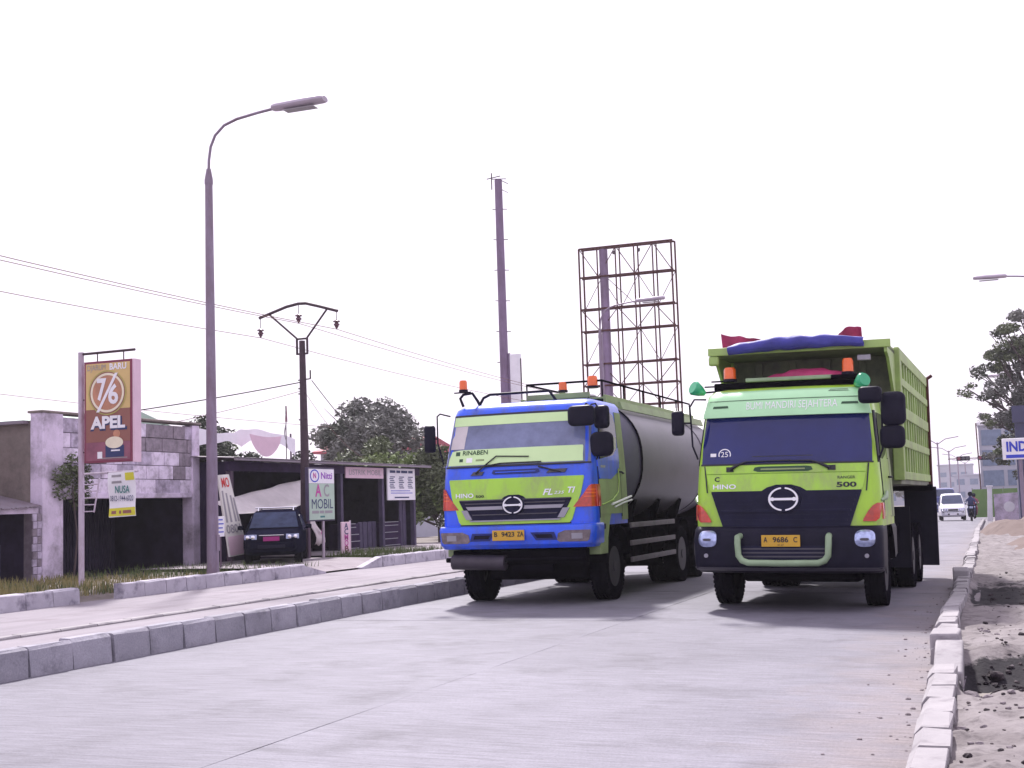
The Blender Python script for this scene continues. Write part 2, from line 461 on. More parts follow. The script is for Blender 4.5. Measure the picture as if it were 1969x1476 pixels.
def empty(name, loc=(0, 0, 0), rz=0.0, label=None, cat=None, group=None):
    o = bpy.data.objects.new(name, None)
    C.objects.link(o)
    o.location = loc
    o.rotation_euler = (0, 0, rz)
    return tag(o, label, cat, group)
def tag(o, label=None, cat=None, group=None, kind=None):
    if label: o['label'] = label
    if cat: o['category'] = cat
    if group: o['group'] = group
    if kind: o['kind'] = kind
    return o
def inst(me, name, parent=None, loc=(0, 0, 0), rot=(0, 0, 0), scale=(1, 1, 1)):
    o = bpy.data.objects.new(name, me)
    C.objects.link(o)
    if parent is not None: o.parent = parent
    o.location = loc; o.rotation_euler = rot; o.scale = scale
    return o
def copy_tree(o, parent=None):
    c = o.copy(); C.objects.link(c); c.parent = parent
    for ch in [k for k in list(bpy.data.objects) if k.parent == o]:
        copy_tree(ch, c)
    return c

_tc = {}
def text_geo(s, size, bold=0.0, shear=0.0, align='CENTER', spacing=1.0):
    key = (s, size, bold, shear, align, spacing)
    if key in _tc: return _tc[key]
    cu = bpy.data.curves.new('lettering', 'FONT')
    cu.body = s; cu.size = size; cu.offset = bold * size; cu.shear = shear
    cu.align_x = align; cu.align_y = 'CENTER'; cu.space_character = spacing
    cu.resolution_u = 3
    ob = bpy.data.objects.new('lettering_tmp', cu)
    C.objects.link(ob)
    dg = bpy.context.evaluated_depsgraph_get()
    dg.update()
    me = ob.evaluated_get(dg).to_mesh()
    vs = [tuple(v.co) for v in me.vertices]
    fs = [tuple(p.vertices) for p in me.polygons]
    ob.evaluated_get(dg).to_mesh_clear()
    bpy.data.objects.remove(ob); bpy.data.curves.remove(cu)
    _tc[key] = (vs, fs)
    return vs, fs
def text_on(s, size, fn, mtl, parent, name='lettering', fit=None, **kw):
    # fn(a, b) -> 3D point; fit = total width the writing must fill
    vs, fs = text_geo(s, size, **kw)
    k = 1.0
    if fit:
        w = max(v[0] for v in vs) - min(v[0] for v in vs)
        k = fit / w
    mb = MB().add([fn(v[0] * k, v[1]) for v in vs], fs)
    me = bpy.data.meshes.new(name)
    me.from_pydata(mb.v, [], mb.f)
    me.materials.append(M[mtl] if isinstance(mtl, str) else mtl)
    o = bpy.data.objects.new(name, me)
    C.objects.link(o)
    o.parent = parent
    return o
def gz(y):
    return -0.0085 * min(max(0.0, y - 40.0), 105.0)
def camber(x):
    return -0.018 * max(0.0, x + 4.46)

# ================================================================== the setting
def rows_sheet(name, x0, x1, ys, zoff, mtl, nx=1, zf=None):
    mb = MB()
    vs = []; w = nx + 1
    for y in ys:
        for i in range(nx + 1):
            x = x0 + (x1 - x0) * i / nx
            vs.append((x, y, gz(y) + zoff + (zf(x, y) if zf else 0)))
    fs = [(j * w + i, j * w + i + 1, (j + 1) * w + i + 1, (j + 1) * w + i) for j in range(len(ys) - 1) for i in range(nx)]
    mb.add(vs, fs)
    return mb.build(name, mtl)

land = rows_sheet('ground', -2500, 2500, [-60, 20, 40, 60, 80, 100, 120, 145, 400, 4000], -0.22, 'land')
tag(land, kind='structure')

# right carriageway: bed sheet below, cast slabs above
YS = [-6, 5, 20, 40, 60, 80, 100, 120, 145, 300, 900]
road = rows_sheet('road', -8.72, -0.40, YS, -0.055, 'mortar', nx=4, zf=lambda x, y: camber(x))
tag(road, kind='structure')
JX = -4.46
def slab(x0, x1, y0, y1):
    g = 0.003
    jt = lambda a: abs(random.gauss(0, a))
    n = 14
    pts = [(x0 + (x1 - x0) * i / n, y0 + g * .6 + jt(.0025)) for i in range(n)] + [(x1 - g * .6 - jt(.004), y0 + (y1 - y0) * i / n) for i in range(n)]
    pts += [(x1 - (x1 - x0) * i / n, y1 - g * .6 - jt(.0025)) for i in range(n)] + [(x0 + g * .6 + jt(.004), y1 - (y1 - y0) * i / n) for i in range(n)]
    N = len(pts)
    dz_ = random.uniform(-.003, .001)
    vs = [(x, y, gz(y) + camber(x) + dz_) for x, y in pts]
    vs += [(v[0], v[1], v[2] - 0.045) for v in vs]
    MB().add(vs, [tuple(range(N))] + [(i, N + i, N + (i + 1) % N, (i + 1) % N) for i in range(N)]).build('slab', 'concrete_road', road)
yy = -4.2
while yy < 64:
    slab(-8.70, JX, yy, yy + 5.0)
    slab(JX, -0.42, yy + 0.0, yy + 5.0)
    yy += 5.0
far = rows_sheet('road_surface', -8.70, -0.66, [yy, 80, 100, 120, 145, 300, 900], -0.002, 'concrete_road', nx=4, zf=lambda x, y: camber(x))
far.parent = road

# far carriageway beyond the median
road2 = rows_sheet('far_road', -15.9, -9.9, YS, -0.012, 'far_road')
tag(road2, kind='structure')
line = rows_sheet('edge_line', -10.22, -10.10, YS, -0.006, 'paint_line'); line.parent = road2

# median: fill plus kerb stones on both sides
med = MB()
for a, b in zip(YS[:-1], YS[1:]):
    z0, z1 = gz(a), gz(b)
    med.add([(-9.8, a, z0 + 0.245), (-8.85, a, z0 + 0.245), (-8.85, b, z1 + 0.245), (-9.8, b, z1 + 0.245)], [(0, 1, 2, 3)])
median = med.build('median', 'far_road')
tag(median, kind='structure')
def stone_mesh(name, w, l, h, mtl, cham=0.03, jit=0.004):
    # kerb stone cross-section with a sloped road-side arris, road side on +x
    pr = [(-w / 2, -0.04), (w / 2 + 0.02, -0.04), (w / 2, h - cham), (w / 2 - cham, h), (-w / 2 + 0.012, h), (-w / 2, h - 0.012)]
    mb = MB().prism(pr, lambda a, b, d: (a + random.uniform(-jit, jit), d, b + random.uniform(-jit, jit)), -l / 2, l / 2)
    me = mb.mesh(name); me.materials.append(M[mtl]); return me
med_st = [stone_mesh('kerb_stone', 0.16, 0.590, 0.285, 'kerb', jit=0.008) for _ in range(4)]
med_bk = [stone_mesh('kerb_stone', 0.16, 0.605, 0.275, 'kerb_pale') for _ in range(2)]
y = 1.0; k = 0
while y < 70:
    o = inst(med_st[k % 4], 'kerb_stone', median, (-8.78 + random.uniform(-.012, .012), y, gz(y) + random.uniform(-.006, .006)), (0, random.uniform(-.012, .012), random.uniform(-.01, .01)))
    y += 0.622; k += 1
y = 4.0
while y < 70:
    inst(med_bk[k % 2], 'kerb_stone', median, (-9.86, y, gz(y)), (0, 0, PI + random.uniform(-.008, .008)))
    y += 0.622; k += 1
tail = MB()
for a, b in ((70, 145), (145, 600)):
    tail.add([(-9.94, a, gz(a)), (-8.70, a, gz(a)), (-8.70, b, gz(b)), (-9.94, b, gz(b))] + [(-9.94, a, gz(a) + .28), (-8.70, a, gz(a) + .28), (-8.70, b, gz(b) + .28), (-9.94, b, gz(b) + .28)],
             [(4, 5, 6, 7), (1, 2, 6, 5), (0, 4, 7, 3)])
o = tail.build('kerb_run', 'kerb', median)

# left verge with forecourt and the kerb of the far side
verge = MB()
NX, NYv = 26, 90
vs = []
for j in range(NYv + 1):
    y = 8 + j * 0.75
    for i in range(NX + 1):
        x = -15.62 - i * 0.8
        z = 0.10 + 0.05 * noise.noise(Vector((x * .9, y * .9, 3))) + 0.03 * noise.noise(Vector((x * 3, y * 3, 1)))
        if i == 0: z = -0.03
        if x < -20.9: z = 0.03
        vs.append((x, y, gz(y) + z))
w = NX + 1
verge.add(vs, [(j * w + i, j * w + i + 1, (j + 1) * w + i + 1, (j + 1) * w + i) for j in range(NYv) for i in range(NX)])
vo = verge.build('verge_ground', 'verge', smooth=60)
tag(vo, kind='structure')
drive = rows_sheet('forecourt_ground', -20.4, -15.55, [27.4, 29, 31, 33], 0.19, 'forecourt', nx=4, zf=lambda x, y: -0.16 * max(0, (x + 17.0) / 1.45) )
tag(drive, kind='structure')
drive2 = rows_sheet('forecourt_apron', -21.4, -16.3, [34.2, 36, 38, 40, 43, 46, 50], 0.20, 'forecourt', nx=3)
tag(drive2, kind='structure')

side_kerb = empty('side_kerb'); tag(side_kerb, kind='structure')
skw = [stone_mesh('kerb_stone', 0.2, 0.66, 0.27, 'kerb_white', jit=0.008) for _ in range(4)]
def kerb_run(y0, y1, step=0.68):
    y = y0; k = 0
    while y < y1 - 0.1:
        inst(skw[k % 4], 'kerb_stone', side_kerb, (-15.56, y + step / 2, gz(y)), (random.uniform(-.012, .012), random.uniform(-.03, .02), random.uniform(-.015, .015)))
        y += step; k += 1
kerb_run(12.3, 19.1)
kerb_run(20.3, 26.9)
kerb_run(31.2, 62)
# ramped end stones where the kerb drops to the driveway
rp = MB()
rp.add([(-15.66, 26.95, -.04), (-15.46, 26.95, -.04), (-15.46, 26.95, .25), (-15.66, 26.95, .25), (-15.66, 28.1, -.04), (-15.46, 28.1, -.04), (-15.46, 28.1, .03), (-15.66, 28.1, .03)],
       [(0, 1, 2, 3), (4, 7, 6, 5), (0, 4, 5, 1), (1, 5, 6, 2), (2, 6, 7, 3), (3, 7, 4, 0)])
rp.build('ramp_stone', 'kerb_white', side_kerb)
rp = MB()
rp.add([(-15.66, 31.15, -.04), (-15.46, 31.15, -.04), (-15.46, 31.15, .26), (-15.66, 31.15, .26), (-15.66, 30.0, -.04), (-15.46, 30.0, -.04), (-15.46, 30.0, .03), (-15.66, 30.0, .03)],
       [(0, 3, 2, 1), (4, 5, 6, 7), (0, 1, 5, 4), (1, 2, 6, 5), (2, 3, 7, 6), (3, 0, 4, 7)])
rp.build('ramp_stone', 'kerb_white', side_kerb)

# right kerb: uneven freshly laid stones
rk = empty('right_kerb'); tag(rk, kind='structure')
def rkx(y):
    t = [(4, -.44), (7.3, -.47), (9.9, -.50), (13.3, -.62), (17, -.66), (24.7, -.70), (40, -.85), (57, -1.12), (110, -1.5)]
    for (a, xa), (b, xb) in zip(t[:-1], t[1:]):
        if a <= y <= b: return xa + (xb - xa) * (y - a) / (b - a)
    return t[-1][1] if y > 110 else t[0][1]
ZR = -0.075
rks = [stone_mesh('kerb_stone', 0.21, 0.585, 0.16, 'kerb_pale', cham=0.045, jit=0.006) for _ in range(4)]
y = 3.0; k = 0
while y < 90:
    xx = rkx(y)
    hz = 0.0
    rx = random.uniform(-.01, .01)
    if 11.2 < y < 12.3: y += 0.6; continue
    if 12.3 <= y < 40: hz = 0.04 + 0.025 * math.sin(y * 0.9)
    inst(rks[k % 4], 'kerb_stone', rk, (xx + random.uniform(-.015, .015), y, gz(y) + ZR + hz), (rx, random.uniform(-.03, .03), -math.atan2(rkx(y + .3) - rkx(y - .3), .6) + random.uniform(-.02, .02)), (-1, 1, 1))
    y += 0.60; k += 1
# the tilted high stone and a second one further back
def raised(y0, x, w, l, h, tilt, rz=0.0):
    mb = MB().bb(-w / 2, w / 2, -l / 2, l / 2, 0, h)
    o = mb.build('kerb_stone', 'kerb_pale', rk, bevel=0.02)
    o.location = (x, y0, gz(y0) + ZR - 0.02); o.rotation_euler = (tilt, 0, rz)
raised(11.85, -.53, .235, 1.05, .17, R(8.5), R(1))
raised(12.55, -.575, .25, .40, .30, R(2), R(-2))
raised(21.9, -.72, .24, .5, .34, R(3), R(2))

# right verge: dirt with a trench
def dirt_z(x, y):
    z = 0.07 * noise.noise(Vector((x * .8, y * .5, 7))) + 0.045 * noise.noise(Vector((x * 3.1, y * 2.3, 2))) + 0.035 * noise.noise(Vector((x * 7, y * 5, 5))) + .015 * noise.noise(Vector((x * 15, y * 12, 8)))
    return z
def trench(x, y):
    d = max(0.0, 1 - abs((y - 11.3 - 0.2 * math.sin(x * 3)) / 1.3))
    e = min(1.0, max(0.0, (x + .42) / .12))
    t = max(0.0, 1 - abs((y - 20.0) / 3.6)) * e * 0.6
    return -0.34 * d ** .7 * e - 0.25 * t
vs = []; fs = []
xs = [-0.40 + 0.055 * i * (1 + i * 0.018) for i in range(60)]
ysd = [4 + 0.075 * j * (1 + j * 0.0078) for j in range(240)]
for y in ysd:
    for x in xs:
        sh = rkx(y) + 0.50
        vs.append((x + sh, y, gz(y) + ZR + 0.11 + dirt_z(x, y) + trench(x, y) + 0.05 * min(1, max(0, (x + .4) / 3))))
w = len(xs)
me = bpy.data.meshes.new('dirt_verge')
for j in range(len(ysd) - 1):
    for i in range(w - 1):
        fs.append((j * w + i, j * w + i + 1, (j + 1) * w + i + 1, (j + 1) * w + i))
me.from_pydata(vs, [], fs)
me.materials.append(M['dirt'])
soil_shade = me.attributes.new('soil', 'FLOAT', 'POINT')
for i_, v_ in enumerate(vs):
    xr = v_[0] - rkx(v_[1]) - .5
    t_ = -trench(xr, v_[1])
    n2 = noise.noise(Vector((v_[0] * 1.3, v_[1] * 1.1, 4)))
    k_ = min(1.2, t_ * 8) if v_[1] < 15 else min(.95, t_ * 8)  # farther patch: dark soil with the trucks' shadow painted in
    soil_shade.data[i_].value = max(k_, .42 * max(0.0, n2 - .15) if v_[1] > 6.5 else 0)
me.shade_smooth()
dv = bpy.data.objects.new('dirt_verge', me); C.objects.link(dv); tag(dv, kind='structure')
ysd_end = ysd[-1]
def rock_mesh(name, seed, mtl='rock'):
    bm = bmesh.new(); bmesh.ops.create_icosphere(bm, subdivisions=2, radius=1)
    for v in bm.verts:
        d = 1 + (0.35 if mtl == 'rock' else .6) * noise.noise(v.co * (1.3 if mtl == 'rock' else 1.9) + Vector((seed * 9.1, 0, 0))) + 0.12 * noise.noise(v.co * 3.5 + Vector((seed, 5, 0)))
        v.co *= d; v.co.z *= 0.72
    me = bpy.data.meshes.new(name); bm.to_mesh(me); bm.free(); me.materials.append(M[mtl]); return me
rockm = [rock_mesh('stone', i) for i in range(5)]
def gr(x, y):
    sh = rkx(y) + .5
    return gz(y) + ZR + 0.11 + dirt_z(x - sh, y) + trench(x - sh, y) + 0.05 * min(1, max(0, (x - sh + .4) / 3))
o = inst(rockm[0], 'stone', None, (-.35, 10.75, gr(-.35, 10.75) + .03), (0, 0, .4), (.12, .1, .11))
tag(o, 'rounded pale stone lying against the raised kerb stone at the dark trench', 'stone')
clm = rock_mesh('clod', 11, 'dark_soil')
cl = MB()
rng = random.Random(3)
base_v = [tuple(v.co) for v in clm.vertices]; base_f = [tuple(p.vertices) for p in clm.polygons]
for i in range(1500):
    x = rng.uniform(-.32, 2.0); y = rng.choice([rng.uniform(5.5, 9.5), rng.gauss(11.2, .7), rng.gauss(10.5, .35), rng.gauss(11.6, .4), rng.uniform(12, 24)])
    s_ = min(.06, .008 + rng.expovariate(90)) * (1.5 if 10.2 < y < 12.5 else .8)
    a = rng.uniform(0, 6.28); ca, sa = math.cos(a), math.sin(a)
    z = gr(x, y)
    cl.add([(x + s_ * (v[0] * ca - v[1] * sa), y + s_ * (v[0] * sa + v[1] * ca), z + s_ * v[2] * .8 + s_ * .2) for v in base_v], base_f)
o = cl.build('soil_clods', 'clod_soil')
tag(o, 'loose dark clods of soil strewn over the dug-up right verge', 'soil', kind='stuff')
rbl = MB()
rbv = [[tuple(v.co) for v in m_.vertices] for m_ in rockm]; rbf = [tuple(p.vertices) for p in rockm[0].polygons]
for i in range(420):
    x = rng.uniform(-.34, 2.4); y = rng.choice([rng.uniform(5.5, 10.2), rng.uniform(12.3, 18), rng.gauss(9.4, .5)])
    s_ = .005 + min(.04, rng.expovariate(110))
    a = rng.uniform(0, 6.28); ca, sa = math.cos(a), math.sin(a); z = gr(x, y)
    rbl.add([(x + s_ * (v[0] * ca - v[1] * sa), y + s_ * (v[0] * sa + v[1] * ca), z + s_ * v[2] * .75 + s_ * .15) for v in rbv[i % 5]], rbf)
o = rbl.build('rubble', 'rock')
tag(o, 'pale broken rubble scattered over the dirt verge on the right', 'rubble', kind='stuff')
gv = MB()
for i in range(170):
    y = rng.uniform(6, 22); x = rkx(y) - .13 - rng.expovariate(8)
    s_ = .003 + min(.016, rng.expovariate(220))
    z = gz(y) + camber(x)
    gv.add([(x + s_ * v[0], y + s_ * v[1], z + s_ * v[2] * .7 + s_ * .3) for v in base_v], base_f)
o = gv.build('gutter_gravel', 'rock', smooth=60)
tag(o, 'scattered gravel and crumbs along the right gutter', 'gravel', kind='stuff')
# far right dirt heap and bank
def heap(name, cx, cy, rx, ry, h, mtl, seed, label=None, cat=None, kind=None):
    mb = MB(); n = 28; vs = []
    for j in range(n + 1):
        for i in range(n + 1):
            u, v = i / n * 2 - 1, j / n * 2 - 1
            d = max(0, 1 - (abs(u) ** 2.2 + abs(v) ** 2.2))
            z = h * d ** .8 * (1 + .5 * noise.noise(Vector((u * 3 + seed, v * 3, 0)))) + .1 * h * noise.noise(Vector((u * 9, v * 9, seed)))
            y = cy + v * ry
            vs.append((cx + u * rx, y, gz(y) + ZR + .05 + max(-.1, z)))
    w = n + 1
    mb.add(vs, [(j * w + i, j * w + i + 1, (j + 1) * w + i + 1, (j + 1) * w + i) for j in range(n) for i in range(n)])
    o = mb.build(name, mtl, smooth=60)
    tag(o, label, cat, None, kind)
    return o
heap('dirt_heap', 1.9, 50, 2.9, 6, 0.8, 'heap_soil', 3, 'brown heap of dug earth beside the far right kerb', 'dirt heap')
heap('earth_bank', 3.2, 36, 3.4, 6, .45, 'heap_soil', 8, 'low brown earth bank on the verge nearer than the tall dirt heap', 'earth bank')

# ================================================================== trucks
# truck space: x across (+x = right in the photograph), y = backwards from the front bumper, z up
class Front:
    """Curved cab nose: stations (z, half width, front y), bow of the front, corner radius."""
    def __init__(s, st, bow=0.07, r=0.16):
        s.st = st; s.bow = bow; s.r = r
    def wy(s, z):
        st = s.st
        if z <= st[0][0]: return st[0][1], st[0][2]
        for a, b in zip(st[:-1], st[1:]):
            if a[0] <= z <= b[0]:
                t = (z - a[0]) / (b[0] - a[0])
                return a[1] + (b[1] - a[1]) * t, a[2] + (b[2] - a[2]) * t
        return st[-1][1], st[-1][2]
    def F(s, x, z):
        w, y0 = s.wy(z); r = s.r; ax = min(abs(x), w - 1e-4)
        if ax <= w - r: return y0 + s.bow * (ax / (w - r)) ** 2
        d = ax - (w - r)
        return y0 + s.bow + r - math.sqrt(max(0, r * r - d * d))
    def ring(s, z, depth):
        w, y0 = s.wy(z); r = s.r
        pts = [(-w, depth), (-w, (depth + y0 + s.bow + r) / 2), (-w, y0 + s.bow + r)]
        for k in range(1, 6):
            a = k / 6 * PI / 2
            pts.append((-(w - r) - r * math.cos(a), y0 + s.bow + r - r * math.sin(a)))
        for k in range(0, 13):
            x = -(w - r) + 2 * (w - r) * k / 12
            pts.append((x, y0 + s.bow * (x / (w - r)) ** 2))
        for k in range(5, 0, -1):
            a = k / 6 * PI / 2
            pts.append(((w - r) + r * math.cos(a), y0 + s.bow + r - r * math.sin(a)))
        pts += [(w, y0 + s.bow + r), (w, (depth + y0 + s.bow + r) / 2), (w, depth)]
        return [(x, y, z) for x, y in pts]
    def panel(s, name, rows, off, mtl, parent, nx=18, nz=8, thick=0.03, bevel=0.0):
        """rows: (z, xl, xr) from bottom to top; a skin of its own, proud of the nose by off."""
        zs = []
        for a, b in zip(rows[:-1], rows[1:]):
            n = max(1, int(nz * (b[0] - a[0]) / (rows[-1][0] - rows[0][0]) + .5))
            for i in range(n):
                t = i / n
                zs.append(tuple(a[k] + (b[k] - a[k]) * t for k in range(3)))
        zs.append(rows[-1])
        g = []
        for z, xl, xr in zs:
            g.append([(xl + (xr - xl) * i / nx, z) for i in range(nx + 1)])
        vs = [Vector((x, s.F(x, z) - off, z)) for row in g for x, z in row]
        vb = [Vector((x, s.F(x, z) - off + thick, z)) for row in g for x, z in row]
        w = nx + 1; nr = len(g); N = len(vs)
        fs = [(j * w + i, j * w + i + 1, (j + 1) * w + i + 1, (j + 1) * w + i) for j in range(nr - 1) for i in range(nx)]
        edge = list(range(w)) + [j * w + nx for j in range(1, nr)] + [(nr - 1) * w + i for i in range(nx - 1, -1, -1)] + [j * w for j in range(nr - 2, 0, -1)]
        for a, b in zip(edge, edge[1:] + edge[:1]): fs.append((a, b, b + N, a + N))
        return MB().add(vs + vb, fs).build(name, mtl, parent, smooth=40)
    def side(s, name, sgn, rows, off, mtl, parent, ny=6, thick=0.025):
        """rows: (z, y front, y rear) bottom to top, on the cab flank."""
        vs = []; vb = []; w = ny + 1
        zs = []
        for a, b in zip(rows[:-1], rows[1:]):
            for i in range(3):
                t = i / 3; zs.append(tuple(a[k] + (b[k] - a[k]) * t for k in range(3)))
        zs.append(rows[-1])
        for z, y0, y1 in zs:
            hw, _ = s.wy(z)
            for i in range(ny + 1):
                y = y0 + (y1 - y0) * i / ny
                # follow the rounded corner when the panel starts ahead of the flat flank
                yc = s.wy(z)[1] + s.bow + s.r
                x = hw
                if y < yc:
                    d = yc - y
                    x = hw - s.r + math.sqrt(max(0, s.r * s.r - min(d, s.r) ** 2))
                vs.append(Vector((sgn * (x + off), y, z))); vb.append(Vector((sgn * (x + off - thick), y, z)))
        nr = len(zs); N = len(vs)
        fs = [(j * w + i, j * w + i + 1, (j + 1) * w + i + 1, (j + 1) * w + i) for j in range(nr - 1) for i in range(ny)]
        edge = list(range(w)) + [j * w + ny for j in range(1, nr)] + [(nr - 1) * w + i for i in range(ny - 1, -1, -1)] + [j * w for j in range(nr - 2, 0, -1)]
        for a, b in zip(edge, edge[1:] + edge[:1]): fs.append((a, b, b + N, a + N))
        return MB().add(vs + vb, fs).build(name, mtl, parent, smooth=40)
    def at(s, off):
        return lambda x, z: Vector((x, s.F(x, z) - off, z))
    def text(s, txt, size, cx, cz, off, mtl, parent, tilt=0.0, **kw):
        return text_on(txt, size, lambda a, b: Vector((cx + a, s.F(cx + a, cz + b + a * tilt) - off, cz + b + a * tilt)), mtl, parent, **kw)
    def shell(s, name, zs, depth, mtl, parent, roof=None):
        rings = [s.ring(z, depth) for z in zs]
        mb = MB().loft(rings, caps=True)
        return mb.build(name, mtl, parent, smooth=38)

def annulus(fr, cx, cz, rx, rz, wd, off, a0, a1, n=20, depth=0.02):
    mb = MB(); vs = []
    for i in range(n + 1):
        a = a0 + (a1 - a0) * i / n
        for k, (dr, dd) in enumerate(((0, 0), (wd, 0), (wd, depth), (0, depth))):
            x = cx + (rx - dr) * math.cos(a); z = cz + (rz - dr * rz / rx) * math.sin(a)
            vs.append((x, fr.F(x, z) - off + dd, z))
    fs = []
    for i in range(n):
        for k in range(4):
            fs.append((i * 4 + k, i * 4 + (k + 1) % 4, (i + 1) * 4 + (k + 1) % 4, (i + 1) * 4 + k))
    fs += [(0, 1, 2, 3), (n * 4 + 3, n * 4 + 2, n * 4 + 1, n * 4)]
    return mb.add(vs, fs)
def emblem(fr, cx, cz, rx, rz, off, parent):
    """oval ring open at top and bottom with a bar across, on a dark oval backing"""
    bk = MB(); n = 32
    vs = [(cx, fr.F(cx, cz) - off, cz)]
    for i in range(n):
        a = 2 * PI * i / n; x = cx + rx * 1.13 * math.cos(a); z = cz + rz * 1.13 * math.sin(a)
        vs.append((x, fr.F(x, z) - off, z))
    for i in range(n):
        a = 2 * PI * i / n; x = cx + rx * 1.2 * math.cos(a); z = cz + rz * 1.2 * math.sin(a)
        vs.append((x, fr.F(x, z) + 0.03, z))
    fs = [(0, 1 + i, 1 + (i + 1) % n) for i in range(n)] + [(1 + i, 1 + n + i, 1 + n + (i + 1) % n, 1 + (i + 1) % n) for i in range(n)]
    o = bk.add(vs, fs).build('emblem', 'grille_black', parent, smooth=40)
    mb = annulus(fr, cx, cz, rx, rz, rx * .13, off + .022, R(-82), R(82))
    mb2 = annulus(fr, cx, cz, rx, rz, rx * .13, off + .022, R(98), R(262))
    mb.add(mb2.v, mb2.f)
    h = rz * .1
    pts = [(-rx * .97, -h * .6), (-rx * .72, -h * 1.7), (-rx * .6, -h), (rx * .6, -h), (rx * .72, -h * 1.7), (rx * .97, -h * .6), (rx * .97, h * .6), (rx * .72, h * 1.7), (rx * .6, h), (-rx * .6, h), (-rx * .72, h * 1.7), (-rx * .97, h * .6)]
    mb.prism(pts, lambda a, b, d: (cx + a, fr.F(cx + a, cz + b) - off - d, cz + b), 0.004, 0.024)
    mb.build('emblem_ring', 'chrome_white', o)

def wheel(parent, x, y, sgn, r=0.5, w=0.27, steer=0.0):
    t = empty('wheel', (x, y, r)); t.parent = parent; t.rotation_euler = (0, 0, steer)
    h = w / 2
    prof = [(r * .60, -h * .82), (r * .80, -h), (r * .93, -h * .97), (r * .985, -h * .86)]
    for c in (-.56, -.18, .18, .56):
        prof += [(r, h * (c - .13)), (r, h * (c + .13)), (r * .968, h * (c + .15)), (r * .968, h * (c + .23))]
    prof[-2:] = []
    prof += [(r * .985, h * .86), (r * .93, h * .97), (r * .80, h), (r * .60, h * .82)]
    MB().lathe(prof, 44, axis='X', closed=True).build('tyre', 'rubber', t, smooth=35)
    lug = MB()
    for k in range(44):
        a = 2 * PI * (k + .5) / 44
        for sd in (-1, 1):
            m = Matrix.Rotation(a, 3, 'X')
            lug.box(m @ Vector((sd * h * .83, 0, r * .985)), (h * .3, r * .075, r * .05), m=m)
    lug.build('tread_lug', 'rubber', t)['kind'] = 'stuff'
    pr = [(r * .61, sgn * h * .85), (r * .56, sgn * h * .86), (r * .54, sgn * h * .25), (r * .34, sgn * h * .15), (r * .30, sgn * h * .55), (r * .17, sgn * h * .62), (r * .15, sgn * h * .95), (0.001, sgn * h * .98)]
    rim = MB().lathe(pr, 28, axis='X').build('rim', 'rim', t, smooth=35)
    bolts = MB()
    for k in range(8):
        a = 2 * PI * k / 8
        bolts.lathe([(r * .04, sgn * h * .5), (r * .04, sgn * h * .72), (0.001, sgn * h * .74)], 6, (0, r * .235 * math.cos(a), r * .235 * math.sin(a)), 'X')
    bolts.build('wheel_nuts', 'chrome', rim)['kind'] = 'stuff'
    return t
def mudguard(parent, x, y, r, w, a0=0, a1=180, mtl='chassis'):
    mb = MB(); n = 14; vs = []
    for i in range(n + 1):
        a = R(a0 + (a1 - a0) * i / n)
        for dr in (0, .03):
            for sx in (-w / 2, w / 2):
                vs.append((x + sx, y - (r + dr) * math.cos(a), .5 + (r + dr) * math.sin(a)))
    fs = []
    for i in range(n):
        b = i * 4; c = b + 4
        fs += [(b, b + 1, c + 1, c), (b + 2, c + 2, c + 3, b + 3), (b, c, c + 2, b + 2), (b + 1, b + 3, c + 3, c + 1)]
    fs += [(0, 2, 3, 1), (n * 4, n * 4 + 1, n * 4 + 3, n * 4 + 2)]
    return mb.add(vs, fs).build('mudguard', mtl, parent, smooth=40)
def beacon(parent, x, y, z, r=0.065, h=0.15):
    b = MB().lathe([(r * .9, 0), (r * 1.15, .0), (r * 1.15, .035), (r * .9, .04)], 16, (x, y, z)).build('beacon_base', 'black', parent, smooth=35)
    MB().lathe([(r * 1.02, .04), (r, .04 + h * .75), (r * .8, .04 + h * .95), (.001, .04 + h)], 16, (x, y, z)).build('beacon_lens', 'orange', b, smooth=50)
def mirror(parent, c, sz, ang, arm_pts, arm_r=0.013):
    hold = MB()
    for p in arm_pts: hold.tube(p, arm_r, 6)
    a = hold.build('mirror_arm', 'black', parent, smooth=50)
    m = Matrix.Rotation(ang, 3, 'Z')
    poly = []
    hw, hh, rr = sz[0] / 2, sz[1] / 2, min(sz) * .28
    for qx, qz, a0 in ((hw - rr, hh - rr, 0), (-hw + rr, hh - rr, 90), (-hw + rr, -hh + rr, 180), (hw - rr, -hh + rr, 270)):
        for k in range(5):
            t = R(a0 + k * 22.5); poly.append((qx + rr * math.cos(t), qz + rr * math.sin(t)))
    rings = []
    for d, s_ in ((-.055, .55), (-.04, .86), (-.01, 1.0), (.035, 1.0), (.04, .93)):
        rings.append([Vector(c) + m @ Vector((p[0] * s_, d, p[1] * s_)) for p in poly])
    o = MB().loft(rings).build('mirror', 'black', a, smooth=45)
    return o
def plate(fr, parent, cx, cz, off, txt, small=None):
    vs = []
    p = MB().bb(cx - .25, cx + .25, -.012, .0, cz - .075, cz + .075)
    y = min(fr.F(cx - .2, cz), fr.F(cx, cz)) - off
    o = p.build('number_plate', 'plate', parent, bevel=.004); o.location = (0, y, 0)
    a, b, c = txt
    for t_, dx, fit in ((a, -.195, .05), (b, 0.0, .20), (c, .19, .05 * len(c))):
        text_on(t_, .095, lambda u, v, dx=dx: Vector((cx + dx + u, -.0165, cz + .012 + v)), 'black_letter', o, fit=fit, bold=.02)
    if small:
        text_on(small, .036, lambda u, v: Vector((cx + u, -.0165, cz - .053 + v)), 'black_letter', o)
    return o
def sheen_box(name, x0, x1, y0, y1, z0, z1, mtl, parent, bev=.015):
    return MB().bb(x0, x1, y0, y1, z0, z1).build(name, mtl, parent, bevel=bev)

